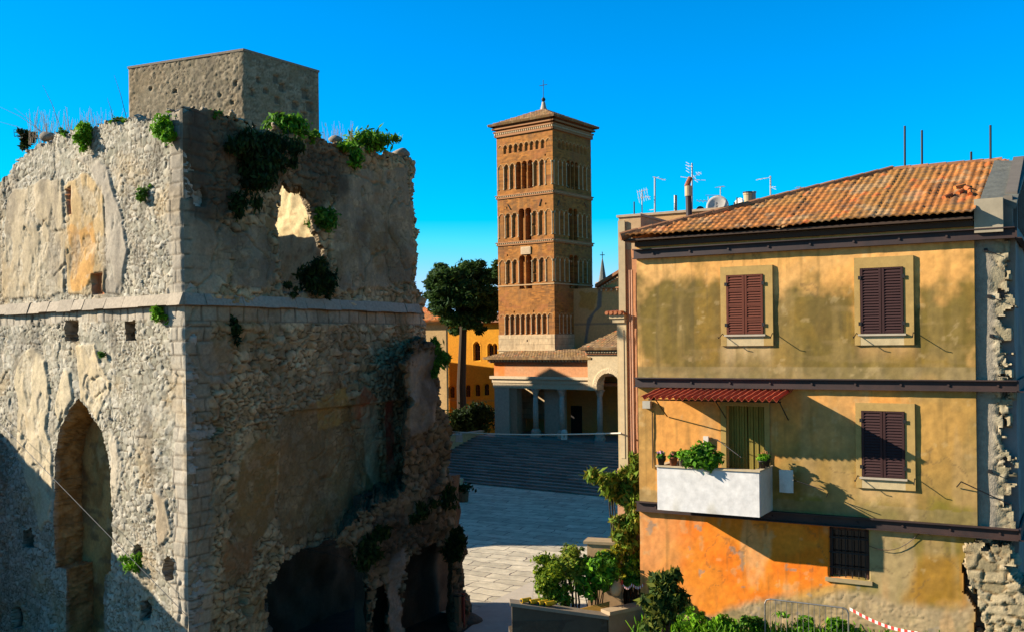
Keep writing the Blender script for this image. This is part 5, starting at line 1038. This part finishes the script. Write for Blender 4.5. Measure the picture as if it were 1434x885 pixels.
# unseen neighbour beyond the left edge, its gable shaped to shade the foot of the ruin
nb_ = thing('gabled_shade_neighbour', (-28, 36, 0), 'unseen gabled house beyond the left edge, shaped to shade the ruin foot', 'house')
A_ = LF.px(0, 603); B_ = LF.px(252, 872); d_ = (A_[1] - B_[1]) / (A_[0] - B_[0]); tX = 12.0
sh = lambda a, z: LF.p(a, 0, z) + np.array([-tX, .1 * tX, SZ * tX])
pts = [sh(A_[0] - 9, 0), sh(A_[0] - 9, A_[1] + 1), sh(A_[0] - 3, A_[1] - d_ * 3), sh(B_[0], B_[1]), sh(B_[0] + 1.2, B_[1] + d_ * 1.2)]; pts.append(np.array([*pts[-1][:2], 0])); pts[0][2] = 0
mb = MB(); mb.cur = (.45, .38, .28); mb.prism(pts, (-7, .7, 0)); mb.build('wall', M['plaster'], nb_)

# ================================================================== TREE
tb = at(648, 606, 104); tr = thing('pine_tree', (tb[0], tb[1], 0), 'dark spreading evergreen with a bare straight trunk left of the bell tower', 'tree')
mb = MB(); tz = lambda y: at(648, y, 104)[2]
mb.path([(tb[0], tb[1], 0), (tb[0] - .1, tb[1], tz(540)), (tb[0] + .15, tb[1], tz(470)), (tb[0] + .3, tb[1], tz(430)), (tb[0] + .1, tb[1], tz(390))], .55, .22, 9)
g = random.Random(4); lim = []
for i in range(14): q = at(g.uniform(605, 692), g.uniform(375, 455), 104) + np.array([0, g.uniform(-2.5, 2.5), 0]); lim.append(q); mb.path([(tb[0] + .15, tb[1], tz(475 - g.uniform(0, 40))), (q + np.array([tb[0], tb[1], q[2] - 1])) / 2, q], .16, .05, 6)
mb.build('trunk', M['bark'], tr)
bl = []
for x, y, r in ((615, 410, 20), (632, 388, 20), (660, 378, 20), (682, 388, 17), (688, 412, 16), (670, 415, 24), (640, 420, 24), (612, 432, 15), (650, 445, 20), (682, 440, 15), (625, 400, 18), (655, 400, 24), (676, 462, 9), (640, 462, 10), (602, 398, 8), (695, 372, 6), (672, 368, 8), (604, 418, 12), (608, 386, 9), (622, 378, 10), (645, 402, 24), (665, 435, 20), (690, 428, 12), (630, 440, 14)):
    for k in range(3):
        q = at(x + g.uniform(-6, 6), y + g.uniform(-5, 5), 104 + g.uniform(-2.6, 2.6)); rr = r / 13.4 * g.uniform(.55, .85); bl.append((*q, rr, rr, rr * .62))
for k in range(90):
    q = at(g.uniform(597, 697), g.uniform(366, 462), 104 + g.uniform(-3, 3)); e = ((q[0] - at(650, 0, 104)[0]) / 3.7) ** 2 + ((q[2] - at(650, 412, 104)[2]) / 3.4) ** 2
    if e < 1.05: rr = g.uniform(.35, .7); bl.append((*q, rr * 1.2, rr * 1.2, rr * .6))
leaf_mesh('crown', bl, 62000, .17, [(.018, .042, .007), (.03, .06, .010), (.05, .085, .012)], 9, tr, long=2.8, shell=.15)
hb = [(*(at(x, 588, 101) + np.array([0, 0, dz])), 1.3, .9, 1.5) for x, dz in ((634, -.2), (650, 0), (664, .2), (678, .1), (690, 0))]
shrub('clipped_hedge', 'dark hedge in front of the yellow building above the cream flank wall', 'hedge', (hb[2][0], hb[2][1], 1.2), hb, 3500, .22, DARKG, 3)

# ================================================================== GARDEN
w0 = at(717, 843, 26.5); w1 = at(850, 862, 26.6); w2 = at(902, 846, 27.3)
GF = Fr(w0[:2], (w1 - w0)[:2]); gl = np.linalg.norm((w1 - w0)[:2])
gw = thing('garden_wall', (w0[0], w0[1], 0), 'garden wall, its face coloured dark as in shade, with a pale coping in front of the shrubs', 'wall')
wall_sheet('face', GF, 0, gl, 0, w1[2] - .08, .08, lambda S, T: (fbm(S * 2, T * 2, 6) - .5) * .05, lambda S, T: paint(np.ones(S.shape + (3,)) * C3(.09, .075, .055), ss(.45, .6, fbm(S * 2, T * .5, 6)) * .6, (.07, .06, .05)), M['stone'], gw, thick=.35)  # face colour kept very dark, with the shade on it painted in
mb = MB(); mb.cur = (.30, .27, .22)
dz = w1[2] - w0[2]
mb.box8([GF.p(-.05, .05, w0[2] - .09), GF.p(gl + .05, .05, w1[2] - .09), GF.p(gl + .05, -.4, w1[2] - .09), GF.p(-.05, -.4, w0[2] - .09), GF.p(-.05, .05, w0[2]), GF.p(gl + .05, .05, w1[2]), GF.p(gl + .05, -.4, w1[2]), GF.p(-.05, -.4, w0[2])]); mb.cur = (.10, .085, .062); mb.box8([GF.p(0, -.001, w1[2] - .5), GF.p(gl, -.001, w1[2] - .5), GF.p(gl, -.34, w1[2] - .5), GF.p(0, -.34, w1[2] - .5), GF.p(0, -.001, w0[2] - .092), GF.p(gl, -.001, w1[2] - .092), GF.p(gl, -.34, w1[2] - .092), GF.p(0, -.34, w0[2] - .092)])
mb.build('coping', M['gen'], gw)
G2 = Fr(w1[:2], (w2 - w1)[:2]); l2 = np.linalg.norm((w2 - w1)[:2]); mb = MB(); mb.cur = (.40, .30, .20); mb.fbox(G2, .06, l2, -.3, 0, 2, w2[2] - .1); mb.cur = (.48, .40, .28); mb.fbox(G2, .06, l2, -.34, .05, w2[2] - .097, w2[2]); mb.build('return_wall', M['gen'], gw)
flat('garden_ground', [GF.p(0, -.2, 2.95), GF.p(gl, -.2, 2.95), (3.6, 26.6, 2.95), H.p(0, -2, 2.95), (2.2, 29.6, 2.95), (-.2, 29.4, 2.95)], 2.95, mat('soil', (.10, .075, .045), .95, 3, .4, 12, .6, .04))
flat('yard', [(2.6, 25.6, 3.55), H.p(0, .05, 3.6), H.p(HL + 3, .05, 4.05), (14, 15, 4.0), (5, 17, 3.4)], 3.6, mat('weedy_earth', (.13, .12, .055), .95, 3, .5, 12, .6, .04))
mb = MB(); mb.cur = (.2, .18, .15); mb.prism([GF.p(0.1, -.36, 0), GF.p(gl, -.36, 0), (3.6, 26.6, 0), H.p(0, -2, 0), (2.2, 29.6, 0), (-.2, 29.4, 0)], (0, 0, 2.94)); o = mb.build('retaining_wall', M['stone']); tag(o, 'rough retaining wall that carries the garden above the square', 'wall')
# yellow pipes lying on the coping
for i, (x, y) in enumerate(((736, 843), (748, 845), (760, 847), (769, 848))):
    c = GF.px(x, y + 3, -.17); c = GF.p(c[0], -.17, w0[2] + dz * min(c[0] / gl, 1) + .07); d = np.array([GF.u[0] * .8 - .2, GF.u[1] * .8 + .4, -.02]); d /= np.linalg.norm(d)
    t = thing('yellow_pipe', c, ('yellow plastic pipe end on the garden wall, leftmost of four', 'yellow plastic pipe end on the garden wall, second from the left', 'yellow plastic pipe end on the garden wall, third from the left', 'yellow plastic pipe end on the garden wall, nearest the shrubs')[i], 'pipe', 'yellow pipes on the garden wall')
    MB().tube(c - d * .14, c + d * .16, .065, n=12).build('tube', M['yellow'], t); MB().tube(c - d * .150, c - d * .143, .045, n=12).build('bore', M['dark'], t)
GD = lambda x, y, D: at(x, y, D)
def blob(x, y, D, r, rz=None): s_ = D / 1400; return (*at(x, y, D), r * s_, r * s_ * .9, (rz or r) * s_)
gz_ = 2.95
def foot(x, y, D, z=gz_): q = at(x, y, D); return (q[0], q[1], z)
shrub('round_shrub', 'dense round dark green shrub at the left end of the garden', 'shrub', foot(772, 840, 27.8), [blob(768, 805, 27.8, 22, 20), blob(783, 812, 27.6, 18), blob(755, 800, 28, 10), blob(776, 832, 27.5, 16), blob(766, 790, 28, 12)], 4940, 0.061, [(.08, .13, .007), (.14, .19, .01), (.21, .24, .012)], 21, 'garden shrubs', droop=.5)
shrub('sapling', 'slender sapling with a thin bare trunk and sparse leaves between two shrubs', 'sapling', foot(804, 840, 27.6), [blob(802, 785, 27.6, 16, 14), blob(812, 796, 27.4, 13), blob(796, 800, 27.7, 11), blob(806, 772, 27.6, 8)], 1425, 0.065, [(.16, .19, .014), (.21, .20, .02), (.10, .14, .012)], 22, 'garden shrubs', r=.04)
shrub('leafy_shrub', 'bright green leafy shrub in the middle of the garden', 'shrub', foot(836, 840, 27.7), [blob(828, 800, 27.7, 18), blob(846, 798, 27.5, 17), blob(838, 812, 27.3, 18), blob(825, 818, 27.4, 12), blob(853, 810, 27.6, 12), blob(838, 788, 27.8, 10)], 4180, 0.079, BRIGHT + GREEN, 23, 'garden shrubs', droop=.4)
shrub('yellow_shrub', 'yellow flowering shrub behind the bright green one in the garden', 'shrub', foot(868, 830, 28.6), [blob(862, 783, 28.0, 13), blob(876, 786, 28.4, 14), blob(872, 800, 28.2, 12), blob(850, 782, 28.1, 9)], 2470, 0.065, [(.42, .32, .01), (.30, .26, .015), (.15, .17, .02)], 24, 'garden shrubs')
shrub('house_shrub', 'green shrub growing against the left corner of the orange wall', 'shrub', foot(888, 830, 28), [blob(890, 788, 28, 11), blob(886, 805, 27.8, 14), blob(894, 775, 28.2, 8)], 1710, 0.072, GREEN + BRIGHT, 25, 'garden shrubs')
shrub('oleander', 'tall oleander climbing against the pink building left of the house', 'shrub', foot(872, 800, 28.45), [blob(870, 690, 28.45, 22, 20), blob(855, 676, 28.45, 15), blob(884, 665, 28.5, 14), blob(890, 648, 28.5, 9), blob(884, 705, 28.3, 16, 20), blob(880, 735, 28.2, 18), blob(868, 748, 28.2, 12), blob(886, 762, 28.1, 11), blob(848, 684, 28.45, 10), blob(888, 690, 28.45, 12)], 6840, 0.094, [(.09, .14, .010), (.15, .20, .014), (.22, .17, .02)], 26, 'garden shrubs', r=.035, k=16, droop=.6, long=3.0)
shrub('loquat_shrub', 'dark glossy leaved shrub in front of the orange wall', 'shrub', foot(928, 880, 25, 3.45), [blob(925, 832, 25, 18), blob(938, 822, 25, 14), blob(915, 845, 24.9, 15), blob(932, 852, 24.8, 17), blob(924, 868, 24.8, 15), blob(946, 840, 25, 9), blob(936, 808, 25, 6)], 2850, 0.094, [(.03, .05, .008), (.05, .075, .010), (.12, .12, .012)], 27, 'garden shrubs', droop=.5, long=2.6)
mb = MB(); q0 = at(822, 757, 28.5); q1 = at(872, 757, 28.2); LW = Fr(q0[:2], (q1 - q0)[:2]); ll = np.linalg.norm((q1 - q0)[:2]); mb.cur = (.60, .44, .26); mb.fbox(LW, 0, ll, -.5, 0, 2.9, q0[2] - .08)
lw = thing('low_wall', tuple(LW.p(0, 0, 2.9)), 'low cream stucco wall with a thin stone cap behind the garden shrubs', 'wall'); mb.build('face', M['plaster'], lw); mb = MB(); mb.cur = (.45, .37, .24); mb.fbox(LW, -.1, ll, -.55, .05, q0[2] - .077, q0[2] + .0); mb.build('cap', M['gen'], lw)
mb = MB(); mb.cur = (.55, .33, .06); q = [at(x, y, D_) for x, y, D_ in ((812, 852, 26.9), (853, 842, 27.4), (853, 856, 27.0), (852, 864, 26.8))]
pb = thing('plywood_board', q[0], 'ochre plywood board leaning inside the garden wall corner', 'board'); nrm = np.array([.02, .05, .0]); mb.prism([q[0], q[1], q[3], q[0] + np.array([.3, -.3, -.35])], nrm); mb.build('panel', M['gen'], pb)
fp = at(862, 822, 27.4); t = thing('clay_jar', (fp[0], fp[1], fp[2] - .22), 'pale clay jar standing among the garden shrubs', 'jar'); MB().lathe((fp[0], fp[1], fp[2] - .22), [(.1, 0), (.17, .15), (.18, .28), (.1, .4), (.12, .44)], 14).build('body', M['cream'], t, True)
# red and white barrier tapes
def tape(pts, label, wd=.035):
    t = thing('barrier_tape', pts[0], label, 'tape', 'barrier tapes'); m0 = MB()
    n = 22; P = [np.array(p) for p in pts]; seg = []
    for i in range(n + 1):
        f = i / n * (len(P) - 1); k = min(int(f), len(P) - 2); f -= k; q = P[k] * (1 - f) + P[k + 1] * f; q = q - np.array([0, 0, .10 * math.sin(math.pi * f)]); seg.append(q)
    for i in range(n):
        a, b = seg[i], seg[i + 1]; z = np.array([0, 0, wd]); d = np.array([.0, .003, 0]); m0.cur = ((.8, .8, .85), (.6, .05, .04))[i % 2]; e = (b - a) * .02
        m0.box8([a - e - z - d, b + e - z - d, b + e - z + d, a - e - z + d, a - e + z - d, b + e + z - d, b + e + z + d, a - e + z + d])
    m0.build('band', M['gen'], t)
tape([at(872, 818, 27.0), at(885, 818, 26.9), at(902, 817, 26.8)], 'red and white tape strung between the garden shrubs and the house corner')
tape([at(1190, 852, 22.9), at(1290, 887, 21.5)], 'red and white tape sloping down from the barrier along the house foot')
t = thing('marker_post', tuple(at(870, 860, 27)), 'thin iron rod with a red tip holding the garden tape', 'post'); q = at(871, 862, 27); MB().tube(q, at(871, 816, 27), .012, n=6).build('rod', M['dark'], t); MB().tube(at(871, 818, 27), at(871, 812, 27), .03, n=8).build('tip', mat('red_paint', (.55, .03, .02), .5), t)
# crowd barrier in front of the house
BR = Fr(H.p(0, 1.0, 0)[:2], H.u); c0 = BR.px(1071, 838); c1 = BR.px(1188, 851); zt_ = (c0[1] + c1[1]) / 2; zb_ = zt_ - 1.1
br = thing('crowd_barrier', tuple(BR.p(c0[0], 0, zb_)), 'grey tubular crowd barrier with thin upright bars at the foot of the house', 'barrier'); mb = MB()
mb.path([BR.p(c0[0], 0, zb_), BR.p(c0[0], 0, zt_ - .12), BR.p(c0[0] + .04, 0, zt_ - .03), BR.p(c0[0] + .13, 0, zt_), BR.p(c1[0] - .13, 0, zt_), BR.p(c1[0] - .04, 0, zt_ - .03), BR.p(c1[0], 0, zt_ - .12), BR.p(c1[0], 0, zb_)], .02, n=8); mb.tube(BR.p(c0[0], 0, zb_ + .2), BR.p(c1[0], 0, zb_ + .2), .016, n=8); mb.build('frame', M['galv'], br); mb = MB()
n = 15
for i in range(1, n): x = c0[0] + (c1[0] - c0[0]) * i / n; mb.tube(BR.p(x, 0, zb_ + .2), BR.p(x, 0, zt_), .007, n=5)
mb.build('bars', M['galv'], br); mb = MB()
for x in (c0[0] + .25, c1[0] - .25): mb.tube(BR.p(x, -.3, zb_), BR.p(x, .3, zb_), .018, n=6)
mb.build('feet', M['galv'], br)
# weeds along the foot of the house
g = np.random.default_rng(3); n = 2600; ax = g.uniform(.2, HL + 2, n); bx = np.abs(g.normal(0, .55, n)) + .1; keepw = g.random(n) < .45 + .55 * np.sin(ax * 2.1) ** 2; ax, bx = ax[keepw], bx[keepw]; n = len(ax)
zz = 3.58 + .45 * ax / HL; P0 = np.array([H.p(a, b, z) for a, b, z in zip(ax, bx, zz)]); hgt = g.uniform(.10, .42, n); lean = g.normal(0, .12, (n, 2)); wv = g.normal(0, 1, (n, 2)); wv /= np.linalg.norm(wv, axis=1)[:, None]; wv *= .022
V = np.zeros((n, 4, 3)); V[:, 0] = P0; V[:, 0, :2] -= wv; V[:, 1] = P0; V[:, 1, :2] += wv; V[:, 2] = P0 + np.c_[lean + wv * .6, hgt]; V[:, 3] = P0 + np.c_[lean - wv * .6, hgt * .96]
o = mesh('grass', V.reshape(-1, 3), np.arange(4 * n).reshape(-1, 4), M['leaf'], cols=np.repeat(np.array(BRIGHT)[g.integers(3, size=n)] * g.uniform(.6, 1.2, (n, 1)), 4, 0)); tag(o, 'ragged green weeds along the foot of the house', 'weeds', kind='stuff')
for i, (x, y, r, lb) in enumerate(((965, 873, 14, 'low green weed clump just right of the dark glossy shrub'), (1010, 874, 10, 'small weed clump at the foot of the orange wall'), (1052, 868, 11, 'dark weed clump left of the crowd barrier'), (1120, 874, 13, 'bushy weed growing through the crowd barrier'), (1172, 876, 10, 'low weed at the right end of the crowd barrier'))):
    a, z = H.px(x, y, .5); q = H.p(a, .5, 3.6 + .45 * a / HL); s_ = 24 / 1400 * r
    shrub('weed_clump', lb, 'weed', tuple(q), [(q[0], q[1], z, s_ * 1.5, s_, s_), (q[0] + .15, q[1], z - .1, s_, s_, s_ * .8)], 420, .075, BRIGHT if i != 2 else GREEN, 70 + i, 'weeds along the house foot', r=.012, k=6)

# ================================================================== PLANTS ON THE RUIN
def ruin_plant(fr, x, y, rx, ry, label, cols, n, size, seed, droop=.3, b=.15, extra=(), long=2.6, nm='wall_plant'):
    bl = []
    for (xx, yy, r1, r2) in ((x, y, rx, ry),) + tuple(extra):
        a, z = fr.px(xx, yy, b); Y = fr.p(a, b, z)[1]; s_ = Y / 1400; bl.append((*fr.p(a, b, z), r1 * s_, r1 * s_ * .75, r2 * s_))
    f_ = np.array(bl[0][:3]) - np.array([*fr.n, 0]) * (b + .05) + np.array([0, 0, -bl[0][5] * .3])
    t = thing(nm, tuple(f_), label, 'wall plant', 'plants on the ruin'); bl = loosen(bl, 5, seed) + bl[:1]; leaf_mesh('foliage', bl, n, size, cols, seed, t, droop, long, shell=.3); stems(bl, f_, .012, 6, seed, 'stems', t)
ruin_plant(LF, 228, 178, 15, 17, 'bright green tuft at the top corner of the sunlit ruin wall', BRIGHT, 1400, 0.068, 31, b=.3, extra=((236, 190, 10, 10),))
ruin_plant(LF, 117, 193, 12, 13, 'round green tuft on the sunlit ruin wall, above the plaster panel', BRIGHT, 1040, 0.061, 32, b=.25)
ruin_plant(LF, 166, 172, 9, 5, 'low green tuft on the top edge of the sunlit wall', BRIGHT, 440, 0.054, 33, b=-.2, extra=((183, 170, 7, 4),))
ruin_plant(LF, 90, 186, 5, 5, 'tiny green sprig left of the round tuft on the wall top', BRIGHT, 180, 0.048, 34, b=.0)
ruin_plant(LF, 222, 437, 11, 8, 'green weed rooted under the string course of the sunlit wall', BRIGHT, 600, 0.054, 35, extra=((228, 446, 6, 6),))
ruin_plant(LF, 201, 270, 8, 8, 'small weed on the rubble of the upper sunlit wall', GREEN, 400, 0.048, 36)
ruin_plant(LF, 184, 786, 12, 10, 'green weed hanging from the lower hole beside the niche', BRIGHT, 640, 0.054, 37, extra=((190, 792, 8, 9),))
ruin_plant(LF, 143, 497, 5, 4, 'tiny weed above the pointed niche', GREEN, 160, 0.041, 38)
ruin_plant(RF, 406, 180, 26, 15, 'sunlit bushy plant on top of the shaded wall, left of the gap', BRIGHT + GREEN, 2600, 0.088, 41, b=-.2, extra=((430, 192, 18, 14), (385, 176, 10, 8), (412, 200, 16, 14)))
ruin_plant(RF, 352, 235, 26, 38, 'large dark creeper hanging down the shaded wall beside the gap', DARKG, 5200, 0.088, 42, droop=1.2, b=.25, extra=((375, 225, 30, 32), (342, 275, 18, 30), (335, 205, 18, 16), (392, 215, 18, 24)))
ruin_plant(RF, 515, 198, 30, 14, 'spiky green plant on top of the right end of the shaded wall', BRIGHT + GREEN, 2600, 0.095, 43, b=-.1, extra=((485, 205, 22, 13), (530, 192, 16, 12), (490, 225, 18, 16)), long=3.4)
ruin_plant(RF, 296, 162, 9, 6, 'small tuft on top of the shaded wall near the corner', GREEN, 400, 0.068, 44, b=-.1, extra=((303, 168, 6, 8),))
ruin_plant(RF, 456, 308, 18, 15, 'green plant on the right edge of the gap in the shaded wall', GREEN, 1400, 0.082, 45, b=.2, extra=((448, 300, 8, 8),))
ruin_plant(RF, 440, 392, 20, 22, 'dark creeper at the foot of the gap in the shaded wall', DARKG, 2200, 0.082, 46, droop=1.0, b=.15, extra=((456, 412, 14, 18), (408, 402, 10, 8)))
ruin_plant(RF, 326, 458, 9, 14, 'dark weed below the string course of the shaded wall', DARKG, 440, 0.068, 47)
for i, (x, y, rx, ry, lb, e) in enumerate(((512, 772, 18, 18, 'dark fern clump hanging over the arch at the ruin foot', ((520, 760, 10, 8),)), (625, 698, 18, 15, 'dark bush on the stepped ledge at the right end of the ruin', ((600, 705, 18, 9), (580, 712, 16, 10))), (632, 768, 14, 18, 'dark weed trailing from the lower right edge of the ruin', ((638, 752, 8, 12),)), (612, 500, 8, 16, 'green creeper on the rounded top of the ruin pier', ()))):
    ruin_plant(RF, x, y, rx, ry, lb, DARKG if i < 3 else GREEN, 1400, 0.095, 48 + i, droop=.8, b=W3b + .15, extra=e)
# dry stalks on the wall top
def stalks(fr, x0, x1, y, h, n, label, seed, b=-.6):
    g = random.Random(seed); a, z = fr.px((x0 + x1) / 2, y, b); t = thing('dry_stalks', tuple(fr.p(a, b, z - .4)), label, 'dry plant', 'dry plants on the ruin'); mb = MB()
    for i in range(n):
        x = g.uniform(x0, x1); a, z = fr.px(x, y, b); p0 = fr.p(a, b + g.uniform(-.4, .4), z - .5); hh_ = h * g.uniform(.4, 1); p1 = p0 + np.array([g.uniform(-.35, .35) * hh_, g.uniform(-.2, .2), hh_ + .4]); k = g.uniform(.8, 1.2); mb.cur = (.34 * k, .29 * k, .22 * k); mb.path([p0, (p0 + p1) / 2 + np.array([g.uniform(-.05, .05), 0, 0]), p1], .010, .004, 4)
    mb.build('stalks', M['gen'], t)
stalks(LF, 50, 160, 186, 1.0, 120, 'tangle of dry grey stalks on the left part of the ruin top', 1); stalks(RF, 460, 490, 200, .9, 40, 'few dry stalks on the shaded wall beside the spiky plant', 2)
t = thing('bare_branches', tuple(LF.p(LF.px(30, 200)[0], -.6, LF.px(30, 200)[1])), 'long bare twigs reaching left from the ruin top', 'branches'); mb = MB()
for (x0, y0, x1, y1) in ((65, 190, -5, 148), (62, 192, 20, 152), (58, 196, -5, 170), (85, 180, 60, 120), (160, 175, 150, 138), (178, 170, 160, 106)):
    p0 = LF.p(*[(lambda q: (q[0], -.5, q[1]))(LF.px(x0, y0, -.5))][0]); p1 = LF.p(*[(lambda q: (q[0], -.5, q[1]))(LF.px(x1, y1, -.5))][0]); mb.path([p0, (p0 + p1) / 2 + np.array([0, 0, .12]), p1], .012, .004, 5)
mb.build('twigs', M['bark'], t)
ruin_plant(LF, 40, 192, 9, 9, 'small dark leaved bush on the left end of the ruin top', DARKG, 200, .13, 55, b=-.5, extra=((34, 206, 5, 5),))
# loose boulders on the ruin top and edge
for i, (fr, x, y, r, b, lb) in enumerate(((RF, 561, 216, 10, -.4, 'rounded boulder at the right end of the shaded wall top'), (RF, 470, 196, 7, -.3, 'small boulder on the wall top left of the spiky plant'), (LF, 68, 192, 10, -.3, 'grey boulder among the dry stalks on the ruin top'), (LF, 250, 160, 8, -.3, 'block of stone at the very corner of the ruin top'), (RF, 655, 868, 14, W3b, 'dark rounded rock at the foot of the ruin by the road'))):
    a, z = fr.px(x, y, b); c = fr.p(a, b, z); s_ = c[1] / 1400 * r; o = MB().lathe((0, 0, 0), [(.05, -.8), (.7, -.62), (1, -.1), (.95, .3), (.55, .75), (.05, .86)], 11)
    V = np.array(o.v); V = V * (1 + .22 * np.sin(V[:, [1, 2, 0]] * 3 + i * 2)); o.v = [tuple(v) for v in V * np.array([s_ * 1.25, s_, s_ * .85]) + c]; k = .30 if i < 4 else .14; o.c = [(k, k * .93, k * .8)] * len(o.v)
    q = o.build('boulder', M['stone'], None, True); tag(q, lb, 'boulder', 'loose stones of the ruin')
# timber shoring posts at the right foot of the ruin
for i, (x, w_, rgb, lb) in enumerate(((641, 7, (.20, .13, .07), 'brown timber post shoring the right foot of the ruin'), (647, 3, (.30, .06, .04), 'narrow red post beside the timber post at the ruin foot'))):
    a, z1 = RF.px(x, 830, W3b + .25); s_ = 40 / 1400 * w_; q = RF.p(a, W3b + .25, 0); t = thing('timber_post', tuple(q), lb, 'post'); mb = MB(); mb.cur = rgb; mb.fbox(RF, a - s_ / 2, a + s_ / 2, W3b + .15, W3b + .35, 0, z1); mb.build('shaft', M['gen'], t); mb = MB(); mb.cur = (.12, .1, .08); mb.fbox(RF, a - s_ / 2 - .03, a + s_ / 2 + .03, W3b + .13, W3b + .37, z1 - .12, z1 - .06); mb.build('strap', M['dark'], t)
# planter stump and white block at the foot of the steps
q = on_z(648, 702, 0); t = thing('wooden_planter', tuple(q), 'brown wooden tub with a dark plant near the foot of the steps', 'planter'); MB().lathe(q, [(.38, 0), (.45, .75), (.40, .75), (.38, .65)], 12).build('tub', mat('brown_wood', (.16, .10, .055), .85), t); leaf_mesh('foliage', [(q[0], q[1], .95, .6, .5, .28)], 260, .16, DARKG, 4, t)
q = on_z(643, 682, 0); t = thing('stone_bollard', tuple(q), 'short white stone bollard at the bottom left of the steps', 'bollard'); mb = MB(); mb.cur = (.62, .57, .48); MB().lathe(q, [(.30, 0), (.30, .5), (.34, .52), (.34, .68), (.25, .72)], 10).build('block', M['cream'], t)
# overhead cables
p0 = at(606, 602, 41); p1 = at(870, 606, 28.75); pts = [p0 + (p1 - p0) * i / 16 - np.array([0, 0, .10 * math.sin(math.pi * i / 16)]) for i in range(17)]
cab = thing('overhead_cable', p0, 'pale cable strung across the square from ruin to pink building', 'cable'); MB().path(pts, .022, n=6).build('wire', M['white'], cab)
q = at(643, 611, 40); lamp = thing('hanging_floodlight', q, 'small dark floodlight hanging from the cable beside the ruin', 'floodlight'); mb = MB(); mb.box8([q + np.array(v) for v in ((-.15, -.12, -.2), (.15, -.12, -.2), (.12, .12, -.2), (-.12, .12, -.2), (-.13, -.1, .1), (.13, -.1, .1), (.1, .1, .1), (-.1, .1, .1))]); mb.build('housing', M['galv'], lamp); MB().tube(q + np.array([0, 0, .1]), q + np.array([0, 0, .2]), .02, n=6).build('hook', M['dark'], lamp)
cab2 = thing('thin_wire', at(-20, 570, 33), 'thin dark wire slanting in front of the sunlit ruin wall', 'cable'); a_, b_ = LF.px(-20, 572, .5), LF.px(262, 862, .5); MB().tube(LF.p(a_[0], .5, a_[1]), LF.p(b_[0], .5, b_[1]), .011, n=5).build('wire', M['dark'], cab2)
